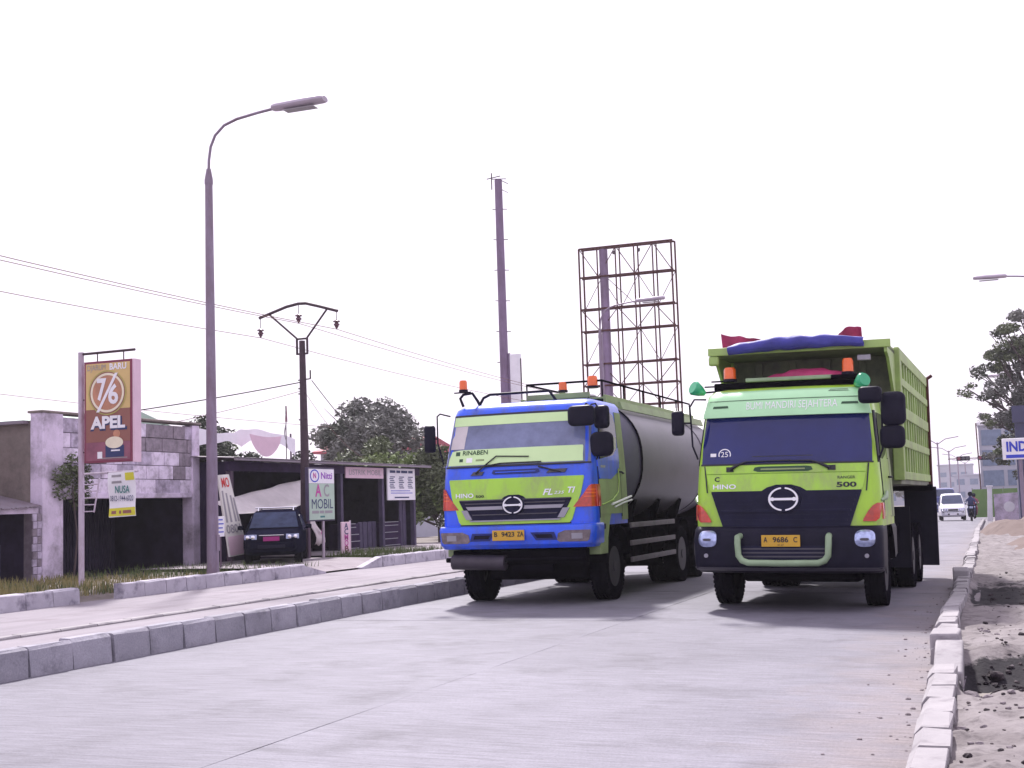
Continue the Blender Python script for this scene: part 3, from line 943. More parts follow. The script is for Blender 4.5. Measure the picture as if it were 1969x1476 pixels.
def chassis(t, rear_axles, length, y_front=0.35, zt=1.0):
    ch = MB()
    for sx in (-.42, .42): ch.bb(sx - .04, sx + .04, y_front, length, zt - .26, zt)
    for yy_ in [1.9 + k * 1.1 for k in range(int((length - 2) / 1.1))]: ch.bb(-.38, .38, yy_, yy_ + .1, zt - .22, zt - .06)
    ch.build('chassis_frame', 'chassis', t)
    ax = MB(); ax.tube([(-.92, 1.3, .5), (-.6, 1.3, .42), (.6, 1.3, .42), (.92, 1.3, .5)], .07, 10)
    ax.build('front_axle', 'chassis', t, smooth=50)
    for sx in (-.45, .45):
        sp = MB()
        for k in range(4): sp.tube([(sx, .55 + k * .12, .72), (sx, 1.3, .56 + k * -.025), (sx, 2.05 - k * .12, .72)], .028, 6)
        sp.build('leaf_spring', 'chassis', t)
    en = MB().bb(-.36, .36, .75, 2.0, .42, 1.2).build('engine_sump', 'chassis', t, bevel=.06)
    for ya in rear_axles:
        a = MB().tube([(-.9, ya, .5), (.9, ya, .5)], .09, 10); a.lathe([(.05, -.26), (.24, -.12), (.26, 0), (.24, .12), (.05, .26)], 14, (0, ya, .5), 'Y')
        a.build('rear_axle', 'chassis', t, smooth=50)
    MB().bb(-.72, .86, .78, 2.9, .34, .62).build('underbody_dark_fill', 'chassis', t, bevel=.05)  # dark block added: axle and sump bulk plus underbody shade
    MB().bb(-.9, .9, rear_axles[0] - .7, rear_axles[0] - .62, .32, 1.0).build('underbody_dark_sheet', 'chassis', t)  # dark sheet added ahead of the rear axle to deepen underbody shade
    MB().tube([(0, 2.0, .75), (0, rear_axles[0], .55)], .055, 10).build('drive_shaft', 'chassis', t, smooth=50)

# ------------------------------------------------------------------ tanker truck
T = empty('tanker_truck', (-6.755, 17.95, 0.0), 0, 'tanker truck with blue and lime cab and grey tank beside the median kerb', 'truck')
fr = Front([(0.80, 1.20, .06), (1.20, 1.215, .04), (1.50, 1.215, .05), (1.88, 1.205, .085), (2.06, 1.20, .13), (2.45, 1.175, .26), (2.86, 1.145, .41), (2.955, 1.12, .465), (3.01, 1.07, .57), (3.045, .96, .75)], bow=.075, r=.17)
fr.shell('cab', [1.14, 1.3, 1.5, 1.7, 1.88, 2.06, 2.25, 2.45, 2.65, 2.86, 2.955, 3.01, 3.045], 1.86, 'blue', T)
# windscreen with the two pale films, gasket round it
ws = fr.panel('windscreen', [(2.075, -1.145, 1.145), (2.45, -1.125, 1.125), (2.84, -1.095, 1.095)], .012, 'glass_grey', T, nz=8)
fr.panel('gasket', [(2.05, -1.15, 1.15), (2.075, -1.15, 1.15)], .016, 'black_letter', ws, nz=1)
fr.panel('gasket', [(2.84, -1.10, 1.10), (2.868, -1.10, 1.10)], .016, 'black_letter', ws, nz=1)
fr.panel('upper_sun_strip', [(2.695, -1.08, 1.06), (2.70, -1.08, 1.06), (2.835, -1.075, 1.05)], .017, 'pale_band', ws, nz=3, thick=.004)
fr.panel('lower_film', [(2.09, -1.11, 1.04), (2.19, -1.10, 1.03), (2.305, -1.06, 1.03), (2.325, -.92, 1.02)], .017, 'pale_band', ws, nz=4, thick=.004)
fr.panel('side_film', [(2.34, -1.095, -.86), (2.50, -1.08, -.85), (2.56, -1.05, -.84), (2.69, -1.05, -.83)], .0165, 'tarp_white', ws, nx=4, nz=4, thick=.004)
fr.text('RINABEN', .095, -.66, 2.275, .024, 'dark_green_letter', ws, fit=.42, bold=.012)
fr.panel('sticker', [(2.13, -.80, -.70), (2.20, -.80, -.70)], .021, 'white_letter', ws, nx=2, nz=1, thick=.003)
fr.panel('sticker', [(2.145, -.92, -.86), (2.19, -.92, -.86)], .021, 'dark_green_letter', ws, nx=2, nz=1, thick=.003)
fr.panel('sticker', [(2.24, -.99, -.92), (2.30, -.99, -.92)], .021, 'dark_green_letter', ws, nx=2, nz=1, thick=.003)
fr.panel('sticker', [(2.15, -.64, -.50), (2.175, -.64, -.50)], .021, 'olive', ws, nx=2, nz=1, thick=.003)
at = fr.at(.035)
for pts in ([(-.62, 1.96), (-.42, 2.12), (-.30, 2.21), (.22, 2.185)], [(-.50, 2.06), (-.22, 2.10), (.42, 2.10)], [(.38, 2.03), (.62, 1.965), (.72, 1.94)]):
    MB().tube([at(x, z) for x, z in pts], [.016] + [.010] * (len(pts) - 1), 6).build('wiper', 'black_letter', ws, smooth=50)
for xl, xr in ((-.66, -.52), (.55, .78)):
    fr.panel('wiper_cowl', [(1.93, xl - .05, xr), (1.985, xl, xr + .03)], .02, 'dark_grey', T, nx=3, nz=1)
sl = fr.panel('intake_slot', [(1.935, -.33, .36), (1.955, -.36, .39), (2.00, -.34, .37)], .012, 'dark_blue', T, nz=2)
fr.panel('slat', [(1.958, -.30, .33), (1.972, -.30, .33)], .022, 'blue', sl, nz=1)
# lime bonnet panel, grille, emblem
pn = fr.panel('front_panel', [(1.20, -.86, .84), (1.24, -.90, .88), (1.46, -.965, .95), (1.60, -1.02, 1.01), (1.845, -1.065, 1.06), (1.875, -1.06, 1.055)], .020, 'lime_panel', T, nz=10)
fr.panel('seam', [(1.185, -.88, .86), (1.20, -.88, .86)], .006, 'black_letter', T, nz=1)
g = fr.panel('grille', [(1.255, -.66, .66), (1.28, -.74, .74), (1.545, -.89, .88), (1.56, -.86, .85)], .026, 'grille_black', T, nz=5)
fr.panel('grille_frame', [(1.242, -.70, .70), (1.262, -.72, .72)], .040, 'silver', g, nz=1)
fr.panel('grille_frame', [(1.55, -.89, .88), (1.566, -.88, .87)], .040, 'dark_grey', g, nz=1)
fr.panel('grille_bar', [(1.415, -.73, .73), (1.465, -.77, .77)], .045, 'silver', g, nz=2)
fr.panel('grille_bar', [(1.335, -.66, .66), (1.35, -.67, .67)], .042, 'dark_grey', g, nz=1)
fr.panel('grille_bar', [(1.50, -.78, .78), (1.515, -.79, .79)], .042, 'dark_grey', g, nz=1)
for sx in (-1, 1):
    fr.panel('grille_end', [(1.275, sx * .72 - .05, sx * .72 + .05), (1.415, sx * .80 - .05, sx * .80 + .05)], .043, 'silver', g, nx=3, nz=3)
fr.panel('grille_hump', [(1.555, -.20, .20), (1.60, -.15, .15), (1.625, -.08, .08)], .030, 'grille_black', g, nx=8, nz=3)
emblem(fr, 0.0, 1.475, .155, .125, .055, g)
fr.text('HINO', .09, -.80, 1.63, .030, 'chrome_white', pn, fit=.30, bold=.02)
fr.text('500', .05, -.545, 1.615, .030, 'black_letter', pn, fit=.14, bold=.02)
fr.text('FL', .125, .52, 1.645, .030, 'chrome_white', pn, fit=.15, bold=.02, shear=.3)
fr.text('235', .06, .69, 1.635, .030, 'chrome_white', pn, fit=.16, shear=.3)
fr.text('TI', .12, .86, 1.665, .030, 'chrome_white', pn, fit=.11, bold=.02, shear=.3)
# corner lamps, lower corner panels
for sx in (-1, 1):
    rows = [(1.42, .90, 1.212), (1.46, .93, 1.214), (1.60, 1.05, 1.213), (1.72, 1.13, 1.211), (1.74, 1.16, 1.21)]
    rows = [(z, min(sx * a, sx * b), max(sx * a, sx * b)) for z, a, b in rows]
    tl = fr.panel('turn_signal', rows, .022, 'red_lens', T, nx=10, nz=6)
    for k in range(3):
        z = 1.56 + k * .05
        fr.panel('lens_bar', [(z, min(sx * (1.06 + k * .02), sx * 1.205), max(sx * (1.06 + k * .02), sx * 1.205)), (z + .012, min(sx * (1.06 + k * .02), sx * 1.205), max(sx * (1.06 + k * .02), sx * 1.205))], .027, 'orange', tl, nx=6, nz=1)
    rows = [(1.42, .92, 1.205), (1.46, .93, 1.205), (1.56, 1.02, 1.205)]
    fr.side('turn_signal', sx, [(1.42, .25, .40), (1.60, .25, .40), (1.74, .25, .38)], .018, 'red_lens', T)
# bumper
bf = Front([(.84, 1.19, -.01), (.90, 1.225, -.06), (1.12, 1.235, -.075), (1.165, 1.23, -.05), (1.178, 1.22, 0.0)], bow=.06, r=.15)
bp = MB().loft([bf.ring(z, .50) for z in (.84, .87, .90, 1.0, 1.12, 1.165, 1.178)]).build('bumper', 'blue', T, smooth=35)
for sx in (-1, 1):
    rows = [(.925, .72, 1.12), (.95, .68, 1.15), (1.05, .70, 1.17), (1.09, .80, 1.17)]
    rows2 = [(.955, .36, .68), (1.07, .28, .64)]
    bf.panel('bumper_recess', [(z, min(sx * a, sx * b), max(sx * a, sx * b)) for z, a, b in rows2], .006, 'dark_blue', bp, nx=5, nz=2)
    bf.panel('bumper_slot', [(.985, min(sx * .38, sx * .62), max(sx * .38, sx * .62)), (1.04, min(sx * .34, sx * .60), max(sx * .34, sx * .60))], .010, 'black', bp, nx=4, nz=1)
for sx in (-1, 1):
    rows = [(.925, .72, 1.12), (.95, .68, 1.15), (1.05, .70, 1.17), (1.09, .80, 1.17)]
    lp = bf.panel('headlamp', [(z, min(sx * a, sx * b), max(sx * a, sx * b)) for z, a, b in rows], .012, 'headlamp_glass', bp, nx=6, nz=4)
    bf.panel('lamp_reflector', [(.965, min(sx * .90, sx * 1.06), max(sx * .90, sx * 1.06)), (1.045, min(sx * .90, sx * 1.06), max(sx * .90, sx * 1.06))], .018, 'silver', lp, nx=4, nz=1)
plate(bf, bp, -.05, 1.035, .03, ('B', '9423', 'ZA'))
# under the bumper: steel bar and roll
MB().tube([(-1.02, .10, .65), (-.18, .10, .63)], .11, 16).build('front_roller', 'dark_steel_grey', T, smooth=50)
sheen_box('front_crossbeam', -1.05, 1.05, .16, .34, .60, .82, 'chassis', T, .02)
sheen_box('tow_bracket', -.1, .55, .12, .2, .50, .60, 'chassis', T, .01)
MB().tube([(-1.12, .09, .68), (1.05, .09, .68)], .035, 8).build('front_bar', 'chassis', T, smooth=50)
# flanks
for sx in (-1, 1):
    d = fr.side('door', sx, [(1.30, .36, 1.52), (1.75, .36, 1.52), (1.80, .38, 1.52), (1.96, .95, 1.52), (2.06, 1.30, 1.52)], .012, 'olive', T)
    fr.side('rear_pillar', sx, [(1.20, 1.53, 1.85), (2.0, 1.53, 1.85), (2.86, 1.53, 1.84)], .010, 'olive', T)
    fr.side('blue_swoosh', sx, [(1.82, .40, 1.0), (1.95, .36, 1.44), (2.10, .36, 1.48), (2.18, 1.2, 1.50), (2.30, 1.44, 1.5)], .018, 'blue', d)
    wn = fr.side('side_window', sx, [(2.02, .46, .72), (2.08, .48, 1.02), (2.22, .52, 1.36), (2.40, .56, 1.46), (2.68, .66, 1.47), (2.80, .74, 1.40), (2.84, .82, 1.25)], .016, 'glass_dark', d)
    fr.side('window_trim', sx, [(1.985, .47, .70), (2.02, .47, .72)], .022, 'silver', wn)
    # pale square laid on the glass, a reflection painted in
    fr.side('painted_reflection', sx, [(2.28, 1.05, 1.40), (2.46, 1.05, 1.42)], .019, 'pale_glass', wn)
    MB().tube([(sx * 1.235, 1.40, 1.93), (sx * 1.26, 1.44, 1.93), (sx * 1.26, 1.56, 1.91), (sx * 1.235, 1.60, 1.91)], .015, 6).build('door_handle', 'black', d, smooth=50)
    MB().tube([(sx * 1.235, 1.36, 1.98), (sx * 1.24, 1.36, 1.78), (sx * 1.24, 1.30, 1.62), (sx * 1.24, .98, 1.50), (sx * 1.235, .45, 1.44)], .010, 6).build('door_crease', 'lime', d, smooth=50)
    MB().tube([(sx * 1.24, .95, 1.44), (sx * 1.26, 1.45, 1.50), (sx * 1.26, 1.95, 1.555)], .018, 6).build('trim_strip', 'white_letter', T, smooth=50)
    MB().tube([(sx * 1.24, 1.1, 1.40), (sx * 1.26, 1.5, 1.46), (sx * 1.26, 1.98, 1.50)], .014, 6).build('trim_strip', 'white_letter', T, smooth=50)
    for ya_ in (.355, 1.522):
        fr.side('door_seam', sx, [(1.25, ya_, ya_ + .012), (2.0, ya_, ya_ + .012)], .0135, 'black_letter', d, ny=1)
    # step panel ahead of the wheel
    sp = MB().prism([(.50, .72), (.50, 1.30), (1.00, 1.36), (.90, 1.22), (.80, .95), (.76, .72)] if 0 else [(.36, .72), (.36, 1.32), (1.02, 1.36), (.86, 1.16), (.76, .95), (.72, .72)], lambda a, b, dd: (dd, a, b), sx * 1.0, sx * 1.215)
    o = sp.build('step_panel', 'olive', T, bevel=.01)
    sheen_box('step_hole', sx * 1.205, sx * 1.222, .50, .64, 1.08, 1.16, 'black', o, .004)
    mudguard(T, sx * 1.02, 1.3, .60, .40, 8, 165)
    wheel(T, sx * 1.02, 1.30, sx)
    for ya in (5.55, 6.85):
        wheel(T, sx * 1.07, ya, sx); wheel(T, sx * .77, ya, sx)
    mudguard(T, sx * .92, 5.55, .62, .62, 20, 160); mudguard(T, sx * .92, 6.85, .62, .62, 20, 160)
chassis(T, (5.55, 6.85), 9.0)
# back wall of the cab and exhaust stack
sheen_box('cab_back_frame', -.95, .95, 1.88, 1.98, 1.25, 2.75, 'chassis', T)
# mirrors
mirror(T, (-1.42, .25, 2.52), (.17, .42), R(8), [[(-1.13, .40, 2.86), (-1.26, .30, 2.90), (-1.30, .28, 2.86), (-1.30, .28, 2.45), (-1.22, .3, 2.12)], [(-1.30, .28, 2.52), (-1.42, .26, 2.52)]])
mirror(T, (1.06, .12, 2.74), (.42, .30), R(-6), [[(1.10, .42, 2.90), (1.12, .20, 2.92), (1.06, .16, 2.80)]])
mirror(T, (1.30, .34, 2.72), (.24, .34), R(-14), [[(1.12, .44, 2.92), (1.22, .33, 2.92), (1.26, .33, 2.86), (1.24, .34, 2.2), (1.20, .36, 2.1)]])
mirror(T, (1.30, .30, 2.32), (.36, .36), R(-10), [[(1.22, .33, 2.5), (1.28, .32, 2.42)]])
# wind visor and roof rack on the cab
MB().tube([(-1.0, .62, 3.02), (-1.02, .55, 3.14), (-.98, .58, 3.20), (-.86, .66, 3.22), (-.80, .72, 3.10), (-.78, .75, 3.04)], .022, 8).build('rack_loop', 'black', T, smooth=50)
MB().tube([(-1.14, .60, 3.235), (-.86, .60, 3.235)], .012, 6).build('beacon_bracket', 'black', T, smooth=50)
MB().tube([(-.80, .80, 3.04), (-.74, .82, 3.15), (-.64, .85, 3.20), (.30, .95, 3.21), (.42, .95, 3.04)], .022, 8).build('rack_loop', 'black', T, smooth=50)
beacon(T, -.985, .60, 3.24, .062, .15)
for sx, z, y_ in ((1.02, 3.02, .62), (.98, 3.06, .68), (1.06, 2.98, .55)):
    pass
# tank
TK = {'y0': 2.75, 'y1': 9.0, 'hw': 1.24, 'hh': 1.03, 'cz': 2.17}
def tring(y, s=1.0, n=48, p=2.35):
    out = []
    for k in range(n):
        a = 2 * PI * k / n
        c, s_ = math.cos(a), math.sin(a)
        out.append((TK['hw'] * s * math.copysign(abs(c) ** (2 / p), c), y, TK['cz'] + TK['hh'] * s * math.copysign(abs(s_) ** (2 / p), s_)))
    return out
tk = MB().loft([tring(TK['y0'] + 1e-3), tring(TK['y0'] + .02), tring(4.3), tring(5.9), tring(7.5), tring(TK['y1'])], caps=True).build('tank', 'tank', T, smooth=40)
MB().loft([tring(TK['y0'] - .34, .02), tring(TK['y0'] - .335, .2), tring(TK['y0'] - .31, .5), tring(TK['y0'] - .24, .75), tring(TK['y0'] - .13, .92), tring(TK['y0'], .992)], caps=True).build('tank_head', 'tank_head', tk, smooth=40)
for yb in (TK['y0'] + .0, 7.55):
    MB().loft([tring(yb - .03, 1.0), tring(yb - .03, 1.012), tring(yb + .05, 1.012), tring(yb + .05, 1.0)], caps=False).build('tank_band', 'chassis' if yb < 3 else 'tank', tk, smooth=40)
for sx in (-1, 1):
    MB().prism([(-.02, 3.05), (-.02, 3.235), (.02, 3.235), (.02, 3.05)], lambda a, b, d: (sx * .72 + a, d, b), 2.5, 9.0).build('walkway_coaming', 'olive', tk, bevel=.006)
    MB().tube([(sx * .66, 2.6, 3.48), (sx * .66, 9.0, 3.48)], .018, 8).build('handrail', 'chassis', tk, smooth=50)
    for yp in (2.6, 3.9, 5.2, 6.5, 7.8, 9.0):
        MB().tube([(sx * .66, yp, 3.2), (sx * .66, yp, 3.48)], .014, 6).build('rail_post', 'chassis', tk, smooth=50)
    MB().prism([(1.05, 3.0), (1.02, 3.12), (1.06, 3.13), (1.10, 3.0)], lambda a, b, d: (sx * (a - .16), d, b), 2.8, 9.0).build('drip_rail', 'olive', tk)
MB().tube([(-.66, 2.6, 3.48), (.66, 2.6, 3.48)], .018, 8).build('handrail', 'chassis', tk, smooth=50)
sheen_box('walkway_plate', -.70, .70, 2.5, 9.0, 3.17, 3.20, 'olive', tk, .004)
sheen_box('front_beam', -.60, .48, 2.42, 2.50, 3.20, 3.29, 'olive', tk, .008)
MB().prism([(-.60, 3.20), (-.60, 3.05), (.10, 3.05), (.48, 3.20)], lambda a, b, d: (a, d, b), 2.44, 2.48).build('front_gusset', 'olive', tk)
beacon(tk, -.02, 2.6, 3.32, .07, .14)
beacon(tk, .50, 2.6, 3.36, .085, .17)
for yh in (3.6, 5.2, 6.9):
    MB().lathe([(.26, 0), (.26, .12), (.22, .15), (.001, .16)], 20, (0, yh, 3.19)).build('manhole', 'tank', tk, smooth=40)
# tank supports and side guards
for yb in (3.0, 4.6, 6.2, 8.4):
    MB().prism([(-.9, 1.0), (.9, 1.0), (1.05, 1.5), (-1.05, 1.5)], lambda a, b, d: (a, d, b), yb - .06, yb + .06).build('tank_saddle', 'chassis', T)
for sx in (-1, 1):
    for z in (1.10, .82, .56):
        MB().bb(sx * 1.20 - .02, sx * 1.20 + .02, 2.05, 4.95, z - .04, z + .04).build('side_guard_rail', 'guard_grey', T, bevel=.008)
    for yp in (2.3, 3.4, 4.6):
        MB().bb(sx * 1.16 - .02, sx * 1.16 + .02, yp - .03, yp + .03, .5, 1.3).build('guard_post', 'chassis', T)
    sheen_box('equipment_box', sx * .55, sx * 1.08, 2.2, 3.2, .55, 1.05, 'chassis', T, .03)
    MB().tube([(sx * .85, 3.45, .82), (sx * .85, 4.65, .82)], .26, 20).build('fuel_tank', 'chassis', T, smooth=50)
MB().bb(-1.15, 1.15, 8.9, 9.0, .6, .72).build('rear_guard', 'chassis', T, bevel=.01)

# ------------------------------------------------------------------ dump truck
D = empty('dump_truck', (-2.735, 17.25, camber(-2.735)), R(-0.9), 'lime green dump truck with black grille and ribbed tipper body nearest the right kerb', 'truck')
D.rotation_euler = (0, R(1.03), R(-0.9))
f2 = Front([(.55, 1.20, .04), (1.08, 1.225, .05), (1.3, 1.225, .055), (1.60, 1.215, .075), (1.92, 1.195, .11), (2.2, 1.175, .185), (2.60, 1.135, .30), (2.88, 1.10, .38), (2.95, 1.05, .46), (2.99, .95, .66), (3.0, .85, .8)], bow=.095, r=.20)
f2.shell('cab', [1.10, 1.3, 1.5, 1.6, 1.76, 1.92, 2.05, 2.2, 2.4, 2.6, 2.75, 2.88, 2.95, 2.99, 3.0], 1.80, 'lime', D)
ws = f2.panel('windscreen', [(1.945, -1.125, 1.125), (2.2, -1.12, 1.12), (2.58, -1.085, 1.085), (2.615, -1.07, 1.07)], .012, 'glass_navy', D, nx=24, nz=8)
f2.panel('gasket', [(1.925, -1.14, 1.14), (1.945, -1.14, 1.14)], .018, 'black_letter', ws, nx=24, nz=1)
f2.panel('dash_edge', [(2.03, -.42, .38), (2.04, -.42, .38)], .014, 'black_letter', ws, nz=1, thick=.003)
f2.panel('sticker', [(2.045, -1.00, -.92), (2.09, -1.00, -.92)], .016, 'white_letter', ws, nx=2, nz=1, thick=.003)
f2.text('25', .10, -.80, 2.07, .016, 'white_letter', ws, fit=.10)
o = annulus(f2, -.80, 2.07, .088, .08, .014, .016, R(-20), R(200), 16, .004).build('sticker_ring', 'white_letter', ws)
at2 = f2.at(.035)
for pts in ([(-.72, 1.865), (-.60, 1.93), (-.50, 1.965), (.10, 1.975)], [(.60, 1.865), (.46, 1.93), (.36, 1.965), (-.20, 1.97)]):
    MB().tube([at2(x, z) for x, z in pts], [.026, .018, .010, .008], 6).build('wiper', 'black_letter', ws, smooth=50)
for sx, cx in ((-1, -.72), (1, .62)):
    f2.panel('wiper_pivot', [(1.835, cx - .05, cx + .05), (1.90, cx - .05, cx + .05)], .03, 'black_letter', D, nx=3, nz=2)
# visor band carrying the lettering
vz = Front([(2.56, 1.16, .20), (2.64, 1.15, .215), (2.80, 1.11, .285), (2.90, 1.075, .36), (2.945, 1.02, .46)], bow=.09, r=.2)
vis = vz.panel('sun_visor', [(2.575, -1.12, 1.12), (2.60, -1.115, 1.115), (2.80, -1.07, 1.07), (2.90, -1.03, 1.03), (2.94, -.96, .96)], .01, 'mint', D, nx=24, nz=8, thick=.10)
vz.panel('visor_lip', [(2.607, -.62, .60), (2.628, -.64, .62)], .022, 'dark_green_letter', vis, nz=1) if 0 else None
vz.panel('visor_crease', [(2.80, -1.03, 1.03), (2.808, -1.03, 1.03)], .016, 'dark_green_letter', vis, nx=24, nz=1, thick=.006)
for sx in (-1, 1):
    vz.panel('visor_vent', [(2.705, sx * .86 - .11, sx * .86 + .11), (2.735, sx * .86 - .10, sx * .86 + .10)], .016, 'dark_green_letter', vis, nx=4, nz=1, thick=.006)
vz.panel('roof_slot', [(2.89, .58, .84), (2.915, .60, .82)], .016, 'black', vis, nx=4, nz=1, thick=.006)
vz.text('BUMI MANDIRI SEJAHTERA', .145, .10, 2.715, .018, 'white_letter', vis, fit=1.2, bold=.0)
# lime apron above the grille
ap = f2.panel('front_panel', [(1.555, -.94, .94), (1.60, -1.005, 1.0), (1.785, -1.05, 1.045), (1.80, -1.05, 1.045)], .020, 'lime_panel', D, nx=22, nz=6)
f2.panel('cowl_panel', [(1.812, -1.055, 1.05), (1.918, -1.07, 1.065)], .016, 'lime_panel', D, nx=22, nz=3)
for sx in (-1, 1):
    f2.panel('seam', [(1.56, sx * 1.045 - .008, sx * 1.045 + .008), (1.92, sx * 1.08 - .008, sx * 1.08 + .008)], .010, 'black_letter', D, nx=1, nz=4)
sl = f2.panel('intake_slot', [(1.828, -.34, .32), (1.848, -.40, .38), (1.888, -.38, .36), (1.898, -.32, .30)], .022, 'dark_green_letter', D, nx=10, nz=3)
f2.panel('slat', [(1.852, -.30, .28), (1.872, -.30, .28)], .030, 'olive', sl, nz=1)
f2.text('HINO', .085, -.80, 1.635, .026, 'chrome_white', ap, fit=.32, bold=.02)
f2.text('C', .085, -.90, 1.735, .026, 'black_letter', ap, fit=.07, bold=.03)
f2.text('500', .09, .80, 1.64, .026, 'black_letter', ap, fit=.25, bold=.03)
f2.text('RANGER', .05, .80, 1.735, .026, 'black_letter', ap, fit=.22, bold=.01)
# black grille and emblem
g = f2.panel('grille', [(1.07, -.80, .80), (1.10, -.83, .83), (1.56, -.985, .985), (1.575, -.98, .98)], .024, 'grille_black', D, nx=22, nz=10)
for z, w_ in ((1.17, .80), (1.235, .82), (1.30, .85), (1.375, .88), (1.43, .90), (1.485, .92)):
    f2.panel('grille_bar', [(z, -w_, w_), (z + .028, -w_, w_)], .034 if z != 1.30 else .05, 'grille_black', g, nx=18, nz=1)
f2.panel('grille_hump', [(1.57, -.30, .30), (1.62, -.22, .22), (1.655, -.10, .10)], .030, 'grille_black', g, nx=10, nz=3)
emblem(f2, 0, 1.465, .195, .155, .06, g)
for sx in (-1, 1):
    rows = [(1.165, .99, 1.15), (1.20, 1.0, 1.19), (1.30, 1.06, 1.215), (1.37, 1.12, 1.217), (1.40, 1.17, 1.21)]
    tl = f2.panel('turn_signal', [(z, min(sx * a, sx * b), max(sx * a, sx * b)) for z, a, b in rows], .022, 'red_lens', D, nx=8, nz=6)
    f2.side('turn_signal', sx, [(1.19, .30, .46), (1.30, .30, .50), (1.40, .30, .46)], .016, 'red_lens', D)
# bumper
b2 = Front([(.50, 1.18, .03), (.56, 1.23, -.06), (.64, 1.235, -.09), (.95, 1.24, -.085), (1.07, 1.235, -.03), (1.11, 1.22, .03)], bow=.085, r=.18)
bp = MB().loft([b2.ring(z, .62) for z in (.50, .53, .56, .64, .75, .85, .95, 1.03, 1.07, 1.11)]).build('bumper', 'black', D, smooth=35)
b2.panel('bumper_lip', [(.53, -1.22, 1.22), (.575, -1.23, 1.23)], .045, 'dark_grey', bp, nx=24, nz=2, thick=.08)
b2.panel('lower_grille', [(.68, -.56, .56), (.86, -.58, .58)], .006, 'grille_black', bp, nx=12, nz=2)
for z in (.71, .76, .81):
    b2.panel('grille_bar', [(z, -.54, .54), (z + .02, -.54, .54)], .014, 'dark_grey', bp, nx=12, nz=1)
for sx in (-1, 1):
    cx = sx * 1.02
    fnh = lambda a, b, off: (cx + a, b2.F(cx + a, .95 + b) - off, .95 + b)
    hp = []
    for k in range(20):
        a = 2 * PI * k / 20
        hp.append((.125 * math.copysign(abs(math.cos(a)) ** .7, math.cos(a)),   .108 * math.copysign(abs(math.sin(a)) ** .7, math.sin(a))))
    hl = MB()
    vs = [fnh(0, 0, .05)] + [fnh(p[0] * .6, p[1] * .6, .045) for p in hp] + [fnh(p[0], p[1], .02) for p in hp] + [fnh(p[0] * 1.04, p[1] * 1.04, -.01) for p in hp]
    fs = [(0, 1 + i, 1 + (i + 1) % 20) for i in range(20)]
    for r_ in (0, 1):
        fs += [(1 + r_ * 20 + i, 21 + r_ * 20 + i, 21 + r_ * 20 + (i + 1) % 20, 1 + r_ * 20 + (i + 1) % 20) for i in range(20)]
    hl = hl.add(vs, fs).build('headlamp', 'lens', bp, smooth=50)
    MB().prism([(p[0] * .45, p[1] * .16 - .01) for p in hp], lambda a, b, d: fnh(a, b, d), .046, .056).build('lamp_divider', 'dark_grey', hl)
    MB().lathe([(.028, 0), (.028, .01), (.001, .014)], 12, (cx + sx * 0.02, b2.F(cx, .73) - .03, .73), 'Y').build('marker_lamp', 'silver', bp, smooth=40)
pl = plate(b2, bp, -.03, .925, .035, ('A', '9686', 'C'), '01.27')
bb_pts = []
for sx in (-1, 1):
    seg = [(sx * .575, b2.F(.575, .98) + .02, .985), (sx * .585, b2.F(.58, .95) - .10, .975), (sx * .585, b2.F(.58, .9) - .12, .90), (sx * .575, b2.F(.57, .75) - .12, .74), (sx * .53, b2.F(.53, .7) - .12, .675), (sx * .45, b2.F(.45, .66) - .12, .645)]
    bb_pts = (seg if sx < 0 else bb_pts)
    if sx > 0: bb_pts = bb_pts + [(0, b2.F(0, .65) - .12, .64)] + seg[::-1]
MB().tube(bb_pts, .042, 12).build('bull_bar', 'bar_green', bp, smooth=50)
for sx in (-1, 1):
    d = f2.side('door', sx, [(1.22, .50, 1.45), (1.95, .46, 1.45), (1.99, .50, 1.45)], .012, 'lime', D)
    wn = f2.side('side_window', sx, [(1.98, .52, .78), (2.06, .53, 1.2), (2.14, .55, 1.42), (2.50, .66, 1.42), (2.60, .74, 1.34)], .014, 'glass_dark', d)
    for ya_ in (.45, 1.452):
        f2.side('door_seam', sx, [(1.22, ya_ + .02, ya_ + .034), (2.0, ya_, ya_ + .014)], .0135, 'black_letter', d, ny=1)
    f2.side('a_pillar', sx, [(1.93, .34, .42), (2.3, .42, .50), (2.62, .52, .60)], .010, 'black', D)
    f2.side('rear_pillar', sx, [(1.2, 1.47, 1.79), (2.0, 1.47, 1.79), (2.8, 1.47, 1.78)], .008, 'olive', D)
    MB().tube([(sx * 1.225, 1.25, 1.74), (sx * 1.255, 1.28, 1.74), (sx * 1.255, 1.38, 1.74), (sx * 1.225, 1.40, 1.74)], .014, 6).build('door_handle', 'black', d, smooth=50)
    MB().tube([(sx * 1.21, .30, 1.43), (sx * 1.25, .46, 1.47), (sx * 1.255, .62, 1.54)], [.02, .04, .02], 8).build('corner_deflector', 'bar_green', D, smooth=50)
    o = MB().prism([(.45, .55), (.45, 1.22), (.98, 1.25), (.86, 1.08), (.76, .85), (.72, .55)], lambda a, b, dd: (dd, a, b), sx * 1.0, sx * 1.215).build('step_panel', 'black', D, bevel=.012)
    sheen_box('step_tread', sx * 1.02, sx * 1.23, .48, .72, .74, .77, 'rim', o, .004)
    mudguard(D, sx * 1.0, 1.32, .60, .42, 5, 170)
    wheel(D, sx * 1.02, 1.32, sx)
    for ya in (5.0, 6.35):
        wheel(D, sx * 1.09, ya, sx); wheel(D, sx * .79, ya, sx)
chassis(D, (5.0, 6.35), 7.7)
